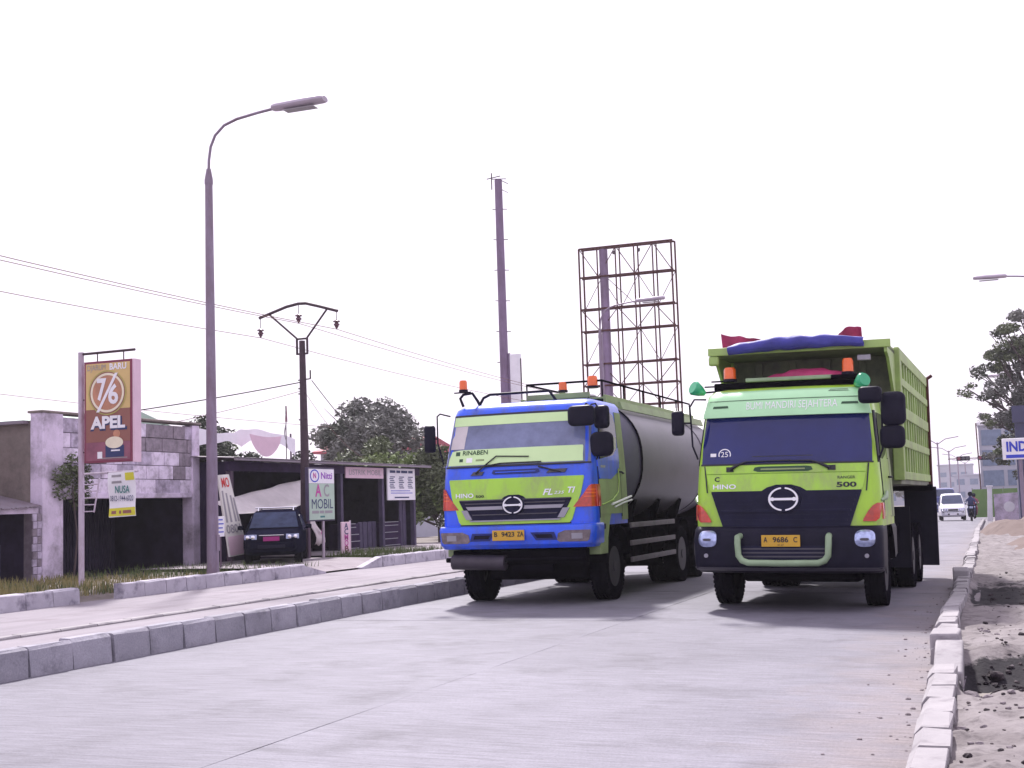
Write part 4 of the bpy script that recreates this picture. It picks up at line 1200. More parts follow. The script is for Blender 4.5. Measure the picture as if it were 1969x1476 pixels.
# mirrors
mirror(D, (-1.44, .22, 2.52), (.17, .34), R(8), [[(-1.08, .40, 2.84), (-1.22, .30, 2.84), (-1.28, .28, 2.74), (-1.26, .30, 2.20), (-1.20, .34, 2.02)], [(-1.28, .28, 2.52), (-1.40, .25, 2.52)]])
mirror(D, (1.13, .20, 2.80), (.30, .22), R(-6), [[(1.10, .42, 2.90), (1.14, .26, 2.92), (1.13, .22, 2.85)]])
mirror(D, (1.40, .34, 2.62), (.32, .44), R(-14), [[(1.10, .48, 2.88), (1.22, .36, 2.88), (1.26, .36, 2.76), (1.25, .36, 2.1), (1.19, .40, 1.96)], [(1.26, .36, 2.6), (1.36, .35, 2.6)]])
mirror(D, (1.38, .34, 2.25), (.32, .30), R(-12), [[(1.25, .36, 2.2), (1.34, .35, 2.22)]])
# roof rack, beacons, horns
rk_ = sheen_box('roof_rack', -1.08, .92, .92, 1.10, 2.99, 3.10, 'chassis', D, .02)
for xx in (-.8, 0, .8):
    sheen_box('rack_post', xx - .02, xx + .02, .95, 1.0, 2.90, 3.0, 'chassis', rk_, .004)
sheen_box('light_bar', -.62, .58, .86, .92, 3.095, 3.15, 'bar_green', rk_, .012)
sheen_box('rack_tray', .56, .95, .80, 1.0, 3.08, 3.14, 'chassis', rk_, .01)
MB().tube([(-1.22, .95, 3.06), (-.6, .95, 3.06)], .012, 6).build('rack_arm', 'chassis', rk_, smooth=50)
MB().tube([(-1.12, .95, 3.13), (-.9, .95, 3.13)], .012, 6).build('rack_arm', 'chassis', rk_, smooth=50)
beacon(rk_, -.86, .98, 3.12, .085, .17)
beacon(rk_, .78, .90, 3.14, .075, .19)
for sx, z, tilt in ((-1, 2.98, .5), (1, 3.00, -.35)):
    c = Vector((sx * (1.20 if sx < 0 else .98), .50, z))
    dirv = Vector((sx * .55, -.6, .35 if sx < 0 else .2)).normalized()
    MB().tube([c - dirv * .10, c - dirv * .02, c + dirv * .08, c + dirv * .11], [.035, .075, .105, .085], 16).build('corner_lamp', 'teal', D, smooth=50)
    MB().tube([c - dirv * .08, (sx * .95, .7, 2.97)], .014, 6).build('lamp_stay', 'black', D, smooth=50)
# tipper body
BX = empty('tipper_body', (.09, 0, 0)); BX.parent = D
HW = 1.225; y0, y1, zb, zt = 2.15, 7.75, 1.72, 3.58
sheen_box('floor_plate', -HW, HW, y0, y1, zb - .08, zb + .02, 'box_front', BX, .01)
sheen_box('front_wall', -HW + .05, HW - .05, y0, y0 + .08, zb, zt, 'box_front', BX, .01)
sheen_box('tailgate', -HW, HW, y1, y1 + .1, zb, zt - .05, 'box_green', BX, .01)
for xx in (-.75, -.25, .25, .75):
    sheen_box('front_rib', xx - .05, xx + .05, y0 - .05, y0, zb + .05, zt - .1, 'box_front', BX, .008)
for sx in (-1, 1):
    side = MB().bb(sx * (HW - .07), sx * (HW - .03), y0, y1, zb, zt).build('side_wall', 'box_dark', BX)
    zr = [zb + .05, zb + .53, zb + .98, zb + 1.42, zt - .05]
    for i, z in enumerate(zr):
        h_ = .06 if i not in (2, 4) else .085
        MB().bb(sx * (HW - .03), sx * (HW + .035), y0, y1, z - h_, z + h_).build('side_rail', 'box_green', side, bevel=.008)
    npost = 13
    pm = None
    for i in range(4):
        for k in range(npost):
            yp = y0 + .05 + k * (y1 - y0 - .1) / (npost - 1)
            w_ = .06 if k % 3 else .085
            MB().bb(sx * (HW - .03), sx * (HW + .02), yp - w_, yp + w_, zr[i] + .055, zr[i + 1] - .055).build('side_rib', 'box_green', side)
    MB().bb(sx * (HW - .10), sx * (HW + .05), y0 - .05, y0 + .12, zb - .02, zt + .02).build('corner_post', 'box_green', side, bevel=.012)
    MB().bb(sx * (HW - .08), sx * (HW + .06), y1 - .06, y1 + .14, zb - .25, zt + .03).build('corner_post', 'rust', side, bevel=.012)
    MB().tube([(sx * (HW + .03), y1 + .1, zt + .02), (sx * (HW + .12), y1 + .12, zt + .08)], .03, 8).build('tailgate_hinge', 'rust', side)
    # cab guard cheek
    MB().prism([(1.02, 3.56), (1.02, 3.44), (1.25, 3.38), (1.7, 3.05), (2.1, 2.7), (2.15, 3.58)], lambda a, b, d: (d, a, b), sx * (HW - .02), sx * (HW - .06)).build('guard_cheek', 'box_green', BX)
cg = MB().bb(-HW + .02, HW - .02, 1.02, 2.2, 3.50, 3.56).build('cab_guard', 'box_front', BX, bevel=.006)
MB().bb(-HW - .03, HW + .03, .97, 1.02, 3.50, 3.61).build('guard_lip', 'box_green', cg, bevel=.008)
MB().bb(-HW - .03, -HW + .12, .975, 1.05, 3.36, 3.50).build('guard_bracket', 'box_green', cg, bevel=.03)
sheen_box('guard_lamp', .80, .98, 1.05, 1.12, 3.34, 3.42, 'silver', cg, .01)
sheen_box('hinge_beam', -.5, .5, 2.3, 7.6, 1.02, 1.66, 'chassis', BX, .02)
MB().tube([(0, 2.6, 1.0), (0, 2.45, 1.9)], .1, 14).build('tipper_ram', 'rim', D, smooth=50)
for sx in (-1, 1):
    sheen_box('fuel_tank', sx * .55, sx * 1.14, 2.1, 3.1, .55, 1.1, 'rim', D, .08)
    sheen_box('battery_box', sx * .55, sx * 1.12, 3.2, 3.75, .6, 1.05, 'chassis', D, .02)
    MB().bb(sx * .66, sx * 1.24, 4.22, 4.24, .35, 1.3).build('mud_flap', 'flap', D)
    MB().bb(sx * .90, sx * 1.46, 7.35, 7.40, .22, 1.62).build('mud_flap', 'flap', D, bevel=.008)
    MB().bb(sx * .5, sx * 1.4, 7.32, 7.44, 1.55, 1.66).build('flap_bracket', 'chassis', D, bevel=.01)
sheen_box('rear_lamp_bar', -1.1, 1.1, 7.75, 7.85, .75, .9, 'chassis', D, .01)
# load tarpaulins, folded and draped (things of their own)
def cloth(name, pts_fn, nu, nv, mtl, label, cat, thick=(0, .012, -.012)):
    o = MB().sheet(pts_fn, nu, nv, thick).build(name, mtl, None, smooth=80)
    return tag(o, label, cat)
DM = Matrix.Translation(D.location) @ D.rotation_euler.to_matrix().to_4x4()
def dloc(x, y, z): return DM @ Vector((x, y, z))
def bluet(u, v):
    x = -.86 + 1.86 * u
    a = v * 1.6 * PI
    rr = .058 + .035 * math.sin(PI * min(1, u * 1.05)) + .02 * noise.noise(Vector((u * 7, v * 4, 0)))
    z = 3.565 + .055 * math.sin(u * PI) + .02 * u
    return dloc(x, .90 - rr * math.sin(a - .3) * 1.0, z + rr * math.cos(a - .3) * .95 + .015 * noise.noise(Vector((u * 12, v * 6, 2))))
cloth('tarpaulin', bluet, 36, 16, 'tarp_blue', 'blue tarpaulin rolled along the front edge of the dump truck body', 'tarpaulin')
def redl(u, v):
    x = -1.02 + .85 * u
    z = 3.57 + (.27 - .17 * u) * (1 - v) + .03 * noise.noise(Vector((u * 5, v * 4, 4)))
    return dloc(x, 1.20 + .12 * math.sin(u * 7) * (1 - v) + v * .12, z)
cloth('tarpaulin', redl, 14, 8, 'tarp_red', 'crimson tarpaulin end standing up at the left front corner of the tipper body', 'tarpaulin')
def redr(u, v):
    x = .52 + .42 * u
    z = 3.58 + .26 * math.sin(min(1, u * .9 + .1) * PI * .62) * (1 - v) + .02 * noise.noise(Vector((u * 6, v * 4, 9)))
    return dloc(x, 1.22 + .08 * math.sin(u * 9) * (1 - v) + v * .15, z)
cloth('tarpaulin', redr, 14, 8, 'tarp_red', 'crimson tarpaulin bunch at the right front corner of the tipper body', 'tarpaulin')
def redm(u, v):
    x = -.34 + 1.14 * u
    a = v * PI * 1.2
    rr = .05 + .09 * max(0, math.sin(PI * u)) + .02 * noise.noise(Vector((u * 9, v * 3, 6)))
    return dloc(x, 1.03 - rr * math.cos(a), 3.11 + rr * 1.1 * max(0, math.sin(a)) + .02 * math.sin(u * 22) * v)
cloth('tarpaulin', redm, 26, 10, 'tarp_red', 'crimson tarpaulin folded on the roof rack of the dump truck cab', 'tarpaulin', (0, .01, -.01))

# ================================================================== left side of the street
PXR = lambda X: (lambda a, b: None)
def on_x(X, yc, zc):
    """flat board facing +x (towards the road): a runs to the right as seen from the road = +y"""
    return lambda a, b: Vector((X, yc + a, zc + b))
def paint(name, col, **kw):
    if name not in M: M[name] = mat(name, col, **kw)
    return name
for nme, col in (('p_white', (.80, .78, .84)), ('p_magenta', (.50, .05, .32)), ('p_purple', (.30, .05, .50)), ('p_navy', (.02, .03, .12)), ('p_palegreen', (.42, .55, .46)),
                 ('p_gold', (.62, .44, .18)), ('p_maroon', (.20, .03, .07)), ('p_cream', (.78, .70, .55)), ('p_grey', (.30, .28, .31)), ('p_yellow', (.62, .58, .04)),
                 ('p_pink', (.70, .50, .60)), ('p_blue', (.02, .04, .50)), ('p_red', (.60, .03, .03)), ('p_brown', (.26, .10, .08)), ('p_teal', (.03, .18, .18)), ('p_orange', (.75, .25, .03))):
    paint(nme, col, rough=.55, var=.08, scale=2)
def quad_x(X, ya, yb, za, zb, name, mtl, parent, t=.004):
    return MB().bb(X - t, X, ya, yb, za, zb).build(name, mtl, parent)

# ---------------- crumbling block-fronted shop house
B2 = empty('block_house', (-21.5, 28.5, 0), 0, 'single-storey house with crumbling painted concrete block parapet and dark open front', 'house')
def w2l(o): return Vector(o.location)
def bx(root, name, mtl, x0, x1, y0, y1, z0, z1, parent=None, bevel=0.0):
    lx, ly, lz = root.location
    return MB().bb(x0 - lx, x1 - lx, y0 - ly, y1 - ly, z0 - lz, z1 - lz).build(name, mtl, parent or root, bevel=bevel)
par = bx(B2, 'parapet_wall', 'mortar', -21.75, -21.53, 25.9, 31.35, 2.12, 4.0)
rb = random.Random(5)
ny, nz = 9, 5
for j in range(nz):
    yk = 25.9
    first = True
    while yk < 31.3:
        wl = rb.uniform(.52, .72) if not (first and j % 2) else .33
        first = False
        ye = min(yk + wl, 31.35)
        if ye - yk < .12: break
        t = (yk - 25.9) / 5.4
        hh = .375
        z0 = 2.13 + j * hh
        r_ = rb.random()
        if j >= 3: mt = 'block_grey' if .12 < t < .98 and r_ < .6 else ('block_mid' if r_ < .8 else 'block_white')
        elif j == 2: mt = 'block_white' if r_ < .7 else ('block_grey' if r_ < .82 else 'block_mid')
        else: mt = 'block_white' if r_ < .78 else 'block_mid'
        if .80 < t < .95 and j in (1, 2): mt = 'block_grey'
        d = rb.uniform(0, .025)
        bx(B2, 'block', mt, -21.55, -21.49 + d, yk + .008, ye - .008, z0 + .006, z0 + hh - .008, par, bevel=.012)
        yk = ye
bx(B2, 'pillar', 'plaster', -21.8, -21.42, 25.15, 25.88, .02, 4.08, bevel=.02)
bx(B2, 'pillar', 'plaster', -21.8, -21.44, 31.33, 31.68, .02, 4.05, bevel=.02)
bx(B2, 'lintel', 'plaster', -21.82, -21.44, 25.9, 31.3, 2.0, 2.14, bevel=.015)
bx(B2, 'coping', 'stained', -21.86, -21.40, 25.12, 31.72, 4.07, 4.13, bevel=.015)
bx(B2, 'side_wall', 'stained', -30, -21.82, 25.2, 25.4, .02, 3.9)
bx(B2, 'shade_lining', 'interior', -25.2, -21.9, 25.41, 25.44, .06, 3.8)  # thin dark sheet added; puts the room's shade into the wall colour
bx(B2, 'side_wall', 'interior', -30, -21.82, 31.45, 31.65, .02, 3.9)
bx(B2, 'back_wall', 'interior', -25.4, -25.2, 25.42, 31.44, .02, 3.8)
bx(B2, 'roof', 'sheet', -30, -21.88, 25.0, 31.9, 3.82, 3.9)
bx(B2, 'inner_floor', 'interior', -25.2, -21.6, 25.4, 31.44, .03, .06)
for k, (a, b) in enumerate(((25.95, 27.6), (27.65, 28.95), (29.0, 30.2), (30.25, 31.3))):
    sh = bx(B2, 'shutter', 'shutter', -24.1 - .04 * (k % 2), -24.06 - .04 * (k % 2), a, b, .05, 2.08)
    for q in range(9):
        yq = a + (b - a) * (q + .5) / 9
        bx(B2, 'shutter_fold', 'shutter', -24.06 - .04 * (k % 2), -24.03 - .04 * (k % 2), yq - .03, yq + .03, .06, 2.06, sh)
# vines hanging on the left pillar are built with the plants below

# ---------------- low house at the left edge
B1 = empty('low_house', (-21.6, 22.0, 0), 0, 'low weathered house with sagging awning and stained upper wall at the left edge', 'house')
bx(B1, 'upper_wall', 'stained', -23.2, -22.9, 17.0, 25.12, 1.9, 3.45)
bx(B1, 'green_gable', 'pale_green_wall', -22.95, -22.80, 17.0, 24.75, 3.42, 3.84)
bx(B1, 'ridge_cap', 'rust', -23.1, -22.75, 17.0, 25.0, 3.84, 3.89)
aw = MB()
def awf(u, v):
    y = 17 + 8.1 * u
    return Vector((-22.9 + 1.5 * v + 21.6, y - 22.0, 2.18 - .30 * v + .018 * math.sin(y * 40) - .09 * math.sin((y - 22) * .9) * v))
aw.sheet(awf, 120, 3, (0, 0, -.015)).build('awning', 'sheet', B1, smooth=60)
bx(B1, 'awning_beam', 'plaster', -21.65, -21.5, 17.0, 25.1, 1.66, 1.80)
for yp in (25.0, 22.2, 19.4):
    post = bx(B1, 'brick_post', 'mortar', -21.72, -21.46, yp - .15, yp + .13, .02, 1.66)
    for j in range(9):
        for q in range(2):
            ya = yp - .16 + q * .15 + (.02 if j % 2 else 0)
            bx(B1, 'brick', 'block_mid' if (j + q) % 3 else 'block_grey', -21.48, -21.44, ya, ya + .135, .06 + j * .178, .06 + j * .178 + .165, post, bevel=.006)
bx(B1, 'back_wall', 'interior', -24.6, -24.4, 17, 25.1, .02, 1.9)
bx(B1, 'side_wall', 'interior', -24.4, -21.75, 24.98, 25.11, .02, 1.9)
# arched garden gate leaf inside
ga = MB()
for k in range(14):
    y = 22.5 + k * .17
    ga.tube([(-22.3 + 21.6, y - 22, .06), (-22.3 + 21.6, y - 22, .95 + .35 * math.sin(PI * k / 13))], .018, 6)
ga.build('gate_bar', 'shutter', B1)

# ---------------- open workshop with the air-conditioning signs
S = empty('open_workshop', (-20.5, 38, 0), 0, 'dark open-fronted workshop with flat sheet roof behind the hanging shop signs', 'workshop')
for yp in (31.75, 36.05, 38.3, 41.35, 43.95):
    bx(S, 'post', 'wood_post' if yp < 37 else 'shutter', -20.58, -20.42, yp - .08, yp + .08, .05, 2.98, bevel=.01)
bx(S, 'fascia', 'shop_wall', -20.50, -20.40, 31.5, 44.4, 2.72, 3.0)
rf = MB()
rf.sheet(lambda u, v: Vector((-25.5 + 5.5 * v + 20.5, 31.3 + 13.3 * u - 38, 3.42 - .34 * v + .014 * math.sin(u * 400))), 240, 2, (0, 0, -.02)).build('roof', 'sheet', S, smooth=60)
bx(S, 'roof_edge', 'sheet', -20.06, -20.0, 31.3, 44.6, 3.0, 3.09)
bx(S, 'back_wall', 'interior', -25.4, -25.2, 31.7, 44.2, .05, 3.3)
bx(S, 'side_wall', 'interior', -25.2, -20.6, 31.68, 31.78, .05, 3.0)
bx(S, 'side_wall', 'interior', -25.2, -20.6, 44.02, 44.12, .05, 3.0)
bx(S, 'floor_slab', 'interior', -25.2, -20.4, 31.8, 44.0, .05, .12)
bx(S, 'partition', 'shop_wall', -23.6, -23.5, 31.8, 36.0, .12, 2.9)
bx(S, 'partition', 'shop_wall', -22.6, -22.5, 38.4, 41.3, 1.2, 1.75)
for ya, yb in ((38.42, 39.85), (41.5, 43.1)):
    r_ = bx(S, 'rack', 'shop_wall', -21.0, -20.6, ya, yb, .12, 1.06)
    for z in (.22, .45, .68, .92, 1.04):
        bx(S, 'shelf_edge', 'silver', -20.6, -20.57, ya, yb - rb.uniform(0, .4), z, z + .025, r_)
for ya in (39.95, 40.3, 40.65, 41.0):
    bx(S, 'door_leaf', 'shutter', -20.75, -20.7, ya, ya + .3, .12, 1.1)
for ya in (43.2, 43.5):
    bx(S, 'door_leaf', 'shutter', -20.75, -20.7, ya, ya + .25, .12, 2.6)

# hanging boards and banners
def board(name, label, cat, X, ya, yb, za, zb, mtl='p_white', frame=None, th=.05):
    o = empty(name, (X, (ya + yb) / 2, za), 0, label, cat)
    f = MB().bb(-th, 0, -(yb - ya) / 2, (yb - ya) / 2, 0, zb - za).build('panel', mtl, o, bevel=.006)
    if frame:
        w = .035; h = zb - za; l = (yb - ya) / 2
        for a in ((-l - w, -l, -w, h + w), (l, l + w, -w, h + w), (-l, l, -w, 0), (-l, l, h, h + w)):
            MB().bb(-th - .01, .015, a[0], a[1], a[2], a[3]).build('frame_bar', frame, o)
    return o
def wr(o, s, size, yo, zo, mtl, **kw):
    return text_on(s, size, lambda a, b: Vector((.006, yo + a, zo + b)), mtl, o, **kw)
def pq(o, name, y0, y1, z0, z1, mtl, d=.004):
    return MB().bb(.0005, d, y0, y1, z0, z1).build(name, mtl, o)
b = board('shop_banner', 'pale pink listrik banner hung under the workshop roof edge', 'banner', -20.36, 38.48, 41.28, 2.58, 2.95, 'p_pink')
wr(b, 'LISTRIK MOBIL', .26, 0, .19, 'p_grey', fit=2.4)
b = board('price_board', 'white price list board with three columns of small print on the workshop corner', 'sign board', -20.34, 41.55, 43.85, 1.82, 2.96, 'p_white')
for a_, b_ in ((-.95, -.5), (-.42, -.1), (-.02, .5), (.58, .95)): pq(b, 'print_line', a_, b_, .97, 1.06, 'p_navy')
for c in (-.75, 0, .75):
    for k in range(7):
        pq(b, 'print_line', c - .2 - .04 * (k % 2), c + .2 - .06 * (k % 3), .42 + k * .065, .455 + k * .065, 'p_navy')
for k in range(2): pq(b, 'print_line', -.9, .9 - .2 * k, .24 + .08 * k, .265 + .08 * k, 'p_blue')
pq(b, 'print_line', -.6, .6, .07, .12, 'p_navy')

# AC MOBIL pylon sign
A = empty('ac_pylon_sign', (-18.5, 33.45, .1), 0, 'upright green and white air conditioning sign on two posts beside the utility pole', 'sign')
MB().bb(-.10, 0, -.78, .78, 1.12, 2.66).build('sign_box', 'shutter', A, bevel=.01)
MB().bb(.001, .012, -.74, .74, 1.16, 2.20).build('sign_face', 'p_palegreen', A)
MB().bb(.001, .012, -.74, .74, 2.205, 2.62).build('sign_face', 'p_white', A)
def aw_(s, size, yo, zo, mtl, **kw): return text_on(s, size, lambda a, b: Vector((.018, yo + a, zo + b)), mtl, A, **kw)
aw_('Nitti', .27, .28, 2.42, 'p_purple', fit=.66, bold=.015)
aw_('N', .22, -.42, 2.42, 'p_magenta', fit=.17, bold=.03)
rg = MB(); vs = []; n = 32
for i in range(n):
    a = 2 * PI * i / n
    for r_ in (.15, .185): vs.append((.016, -.42 + r_ * 1.45 * math.cos(a), 2.42 + r_ * math.sin(a)))
rg.add(vs, [(2 * i, 2 * i + 1, (2 * i + 3) % (2 * n), (2 * i + 2) % (2 * n)) for i in range(n)]).build('logo_ring', 'p_blue', A)
aw_('A', .50, -.22, 1.98, 'p_magenta', fit=.36, bold=.02)
aw_('C', .50, .26, 1.98, 'p_grey', fit=.32, bold=.015)
aw_('MOBIL', .40, 0, 1.60, 'p_navy', fit=1.26, bold=0.0)
for a_, b_ in ((-.6, -.2), (-.15, .1), (.15, .6)): MB().bb(.0125, .016, a_, b_, 1.34, 1.42).build('print_line', 'p_grey', A)
MB().bb(.0125, .016, -.12, .14, 1.22, 1.27).build('print_line', 'p_teal', A)
for yp in (-.72, .14):
    MB().tube([(-.05, yp, 0), (-.05, yp, 1.14)], .045, 8).build('post', 'pole_white' if yp > 0 else 'wood_post', A, smooth=50)

A2 = empty('vertical_ac_sign', (-18.4, 34.72, .08), 0, 'narrow upright white board with letters one above another beside the green sign', 'sign')
MB().bb(-.05, 0, -.27, .27, 0.0, 1.08).build('panel', 'p_pink', A2, bevel=.01)
MB().tube([(-.05, .34, 0), (-.05, .34, 1.12)], .03, 8).build('post', 'pole_white', A2, smooth=50)
for k, (ch, mt) in enumerate((('A', 'p_navy'), ('C', 'p_navy'), ('M', 'p_magenta'), ('O', 'p_magenta'), ('B', 'p_maroon'), ('I', 'p_maroon'))):
    text_on(ch, .24, lambda a, b, k=k: Vector((.006, a, .96 - k * .17 + b)), mt, A2, fit=.24 if ch != 'I' else .06, bold=.02)

# leaning banner board
LB = empty('leaning_board', (-19.2, 30.25, .15), 0, 'tall leaning white board with red heading and faded digits beside the parked car', 'sign board')
LBn = Matrix.Rotation(R(3), 3, 'X')
def lbt(v): return LBn @ Vector((v[0] - .12 * v[2], -.5 + (v[1] + .5) * (1 - .19 * v[2]), v[2]))
def lb(x, a, b): return lbt((x, a, b))
def lbox(name, mtl, x0, x1, y0, y1, z0, z1):
    mb = MB().bb(x0, x1, y0, y1, z0, z1); mb.v = [tuple(lbt(v)) for v in mb.v]
    return mb.build(name, mtl, LB)
lbox('panel', 'p_cream_dull' if 'p_cream_dull' in M else paint('p_cream_dull', (.68, .65, .62), rough=.7, var=.12, scale=2), -.05, 0, -.48, .48, .25, 2.42)
lbox('pink_patch', 'p_pink', .001, .006, -.44, .46, .28, .78)
for k, yb_ in enumerate((-.34, -.08, .2, .38)):
    lbox('faded_stripe', 'p_grey', .001, .006, yb_ - .055, yb_ + .055, 1.15, 2.0 - .07 * k)
text_on('MO', .36, lambda a, b: lb(.008, .0 + a, 2.2 + b), 'p_red', LB, fit=.62, bold=.02)
text_on('0801', .32, lambda a, b: lb(.008, .0 + a, .96 + b), 'p_grey', LB, fit=.84, bold=.02)
for yp in (-.35, .35):
    mb = MB().tube([(-.06, yp, -.12), (-.06, yp, 1.4)], .025, 6); mb.v = [tuple(lbt(v)) for v in mb.v]; mb.build('strut', 'wood_post', LB)
b = board('notice_card', 'small pale blue notice card on a stake at the foot of the leaning board', 'notice', -18.2, 27.62, 27.94, .95, 1.45, 'p_white')
for k in range(4): pq(b, 'print_line', -.11, .11 - .04 * (k % 2), .1 + k * .1, .13 + k * .1, 'p_blue')
MB().bb(-.03, -.01, -.02, .02, -.9, .0).build('stake', 'wood_post', b)

# white tarp stretched over the car bay
def tarp(u, v):
    y = 29.6 + 4.9 * u
    z = 1.50 + .42 * u + (.62 - .02 * u) * (1 - v) * (.55 + .45 * u) - .12 * math.sin(PI * u) * v + .03 * noise.noise(Vector((u * 5, v * 3, 0)))
    return Vector((-20.2 + .75 * v + .08 * math.sin(u * 14), y + .9, z))
o = MB().sheet(tarp, 30, 8, (-.01, 0, -.006)).build('tarpaulin', 'tarp_white', smooth=80)
tag(o, 'white tarpaulin stretched as an awning above the parked black car', 'tarpaulin')
def drape(u, v):
    return Vector((-19.5 + .12 * math.sin(v * 9), 34.6 + .45 * u * (.3 + v) + .1 * v, 2.05 - 1.55 * v + .04 * math.sin(u * 12)))
o = MB().sheet(drape, 8, 14, (-.01, 0, 0)).build('drape', 'tarp_white', smooth=80)
tag(o, 'white cloth hanging in folds from the awning pole right of the black car', 'cloth')
text_on('A', .34, lambda a, b: Vector((-19.34, 34.98 + a, .92 + b)), 'p_magenta', o, fit=.22, bold=.02)
t_ = MB().tube([(-19.45, 34.2, .1), (-19.45, 34.2, 2.12)], .035, 8).build('awning_pole', 'wood_post', smooth=50)
tag(t_, 'thin dark pole holding up the white tarpaulin awning', 'pole')

# sheets and banner cloths strung over the workshop roof
def roofcloth(u, v):
    y = 32.3 + 5.4 * u
    return Vector((-22.0 + .2 * math.sin(u * 8), y, 4.05 - .12 * math.sin(u * PI * 2.4) - .55 * v * (1 - .55 * abs(math.sin(u * PI * 2))) + .02 * math.sin(u * 30)))
o = MB().sheet(roofcloth, 40, 5, (-.01, 0, 0)).build('roof_cloth', 'p_white', smooth=80)
tag(o, 'pale cloth banner sagging above the workshop roof', 'banner')
def roofcloth2(u, v):
    return Vector((-21.6, 34.6 + 1.9 * u, 3.95 - .62 * v * math.sin(PI * u) ** .6 - .06 * math.sin(u * PI)))
o = MB().sheet(roofcloth2, 16, 6, (-.01, 0, 0)).build('round_cloth', 'p_pink', smooth=80)
tag(o, 'round pink patterned cloth slung in front of the pale roof banner', 'banner')
for y_, zt_ in ((32.2, 4.05), (37.75, 4.1)):
    o = MB().tube([(-22.0, y_, 3.25), (-22.0, y_, zt_)], .03, 6).build('roof_stake', 'wood_post', smooth=50)
    tag(o, ('nearer' if y_ < 35 else 'farther') + ' timber stake holding the cloth banner on the workshop roof', 'stake')
FL = empty('flag_banner', (-20.7, 35.25, 3.05), 0, 'furled narrow flag on a thin mast above the workshop roof', 'flag')
MB().tube([(0, 0, 0), (0, 0, 1.75)], .014, 6).build('mast', 'dark_steel', FL)
fl = MB().sheet(lambda u, v: Vector((.03 * math.sin(v * 8), -.02 - .16 * u * math.sin(PI * (.12 + .8 * v)) + .1 * u, .45 + 1.05 * (1 - v))), 5, 14, (.008, 0, 0)).build('cloth', 'p_grey', FL, smooth=80)
MB().prism([(-.02, 1.25), (.06, 1.25), (.02, 1.75)], lambda a, b, d: (d, a, b), -.02, .02).build('red_tip', 'p_maroon', FL)

# ---------------- cigarette advertising sign on a pipe
P = empty('advert_sign', (-18.0, 22.3, .12), R(-90), 'tall advert light box with a golden ring hanging from a white pipe pole', 'sign')
MB().tube([(0, 0, -.05), (0, 0, 4.86)], .06, 12).build('pole', 'pole_white', P, smooth=50)
MB().tube([(0, -.03, 4.82), (0, 1.36, 4.83)], .028, 8).build('top_arm', 'dark_steel', P, smooth=50)
for yh, zh in ((.42, 4.82), (1.08, 4.83)):
    MB().tube([(0, yh, zh), (0, yh, zh - .22)], .014, 6).build('hanger', 'dark_steel', P, smooth=50)
for zh in (3.85, 2.75):
    MB().tube([(0, .03, zh), (0, .18, zh)], .014, 6).build('side_clip', 'dark_steel', P, smooth=50)
sy0, sy1, sz0, sz1 = .16, 1.36, 2.52, 4.63
SK = 0.0
def sg(x, a, b): return Vector((x, a, b + (a - sy0) * SK * (b - sz0) / (sz1 - sz0)))
def sbox(name, mtl, x0, x1, ya, yb, za, zb):
    mb = MB()
    n = 4
    mb.bb(x0, x1, ya, yb, za, zb); mb.v = [tuple(sg(*v)) for v in mb.v]
    return mb.build(name, mtl, P)
bxo = sbox('light_box', 'p_maroon', -.14, .10, sy0, sy1, sz0, sz1)
sbox('box_edge', 'p_pink', -.13, .09, sy1, sy1 + .05, sz0 - .02, sz1)
sbox('upper_print', 'p_gold', .101, .106, sy0 + .05, sy1 - .05, 3.62, sz1 - .05)
sbox('middle_print', 'p_brown', .101, .106, sy0 + .05, sy1 - .05, 2.94, 3.615)
sbox('lower_print', 'p_maroon2' if 'p_maroon2' in M else paint('p_maroon2', (.24, .07, .12), rough=.4, var=.25, scale=3), .101, .106, sy0 + .05, sy1 - .05, sz0 + .04, 2.935)
def disc(cy, cz, r0, r1, x, mtl, name, squash=1.0):
    mb = MB(); vs = []; n = 40
    for i in range(n):
        a = 2 * PI * i / n
        for r_ in (r0, r1): vs.append(sg(x, cy + r_ * math.cos(a), cz + r_ * math.sin(a) * squash))
    if r0 < 1e-3:
        return MB().add([sg(x, cy + r1 * math.cos(2 * PI * i / n), cz + r1 * squash * math.sin(2 * PI * i / n)) for i in range(n)], [tuple(range(n))]).build(name, mtl, P)
    return mb.add(vs, [(2 * i, 2 * i + 1, (2 * i + 3) % (2 * n), (2 * i + 2) % (2 * n)) for i in range(n)]).build(name, mtl, P)
cy, cz = .75, 3.96
disc(cy, cz, 0, .37, .110, 'p_orange_dull' if 'p_orange_dull' in M else paint('p_orange_dull', (.45, .20, .12), rough=.4, var=.3, scale=3), 'ring_fill', .98)
disc(cy, cz, .37, .42, .113, 'p_cream', 'gold_ring', .98)
disc(cy, cz, .42, .44, .114, 'p_brown', 'gold_ring', .98)
disc(cy, cz, .45, .475, .114, 'p_yellow_dull' if 'p_yellow_dull' in M else paint('p_yellow_dull', (.42, .36, .10), rough=.4, var=.2), 'gold_ring', .98)
text_on('7', .62, lambda a, b: sg(.118, cy - .15 + a, cz + .05 + b), 'p_white', P, fit=.24, bold=.03)
text_on('6', .55, lambda a, b: sg(.118, cy + .15 + a, cz - .06 + b), 'p_white', P, fit=.25, bold=.03)
mb = MB().prism([(-.27, -.40), (-.20, -.40), (.27, .40), (.20, .40)], lambda a, b, d: sg(d, cy + a, cz + b), .115, .122)
mb.build('slash_stroke', 'p_white', P)
text_on('DJARUM', .17, lambda a, b: sg(.112, .48 + a, 4.49 + b), 'p_grey', P, fit=.46)
text_on('BARU', .18, lambda a, b: sg(.114, 1.02 + a, 4.49 + b), 'p_white', P, fit=.42, bold=.03)
text_on('APEL', .36, lambda a, b: sg(.112, .77 + a + .015, 3.32 + b - .02), 'p_navy', P, fit=.92, bold=.05)
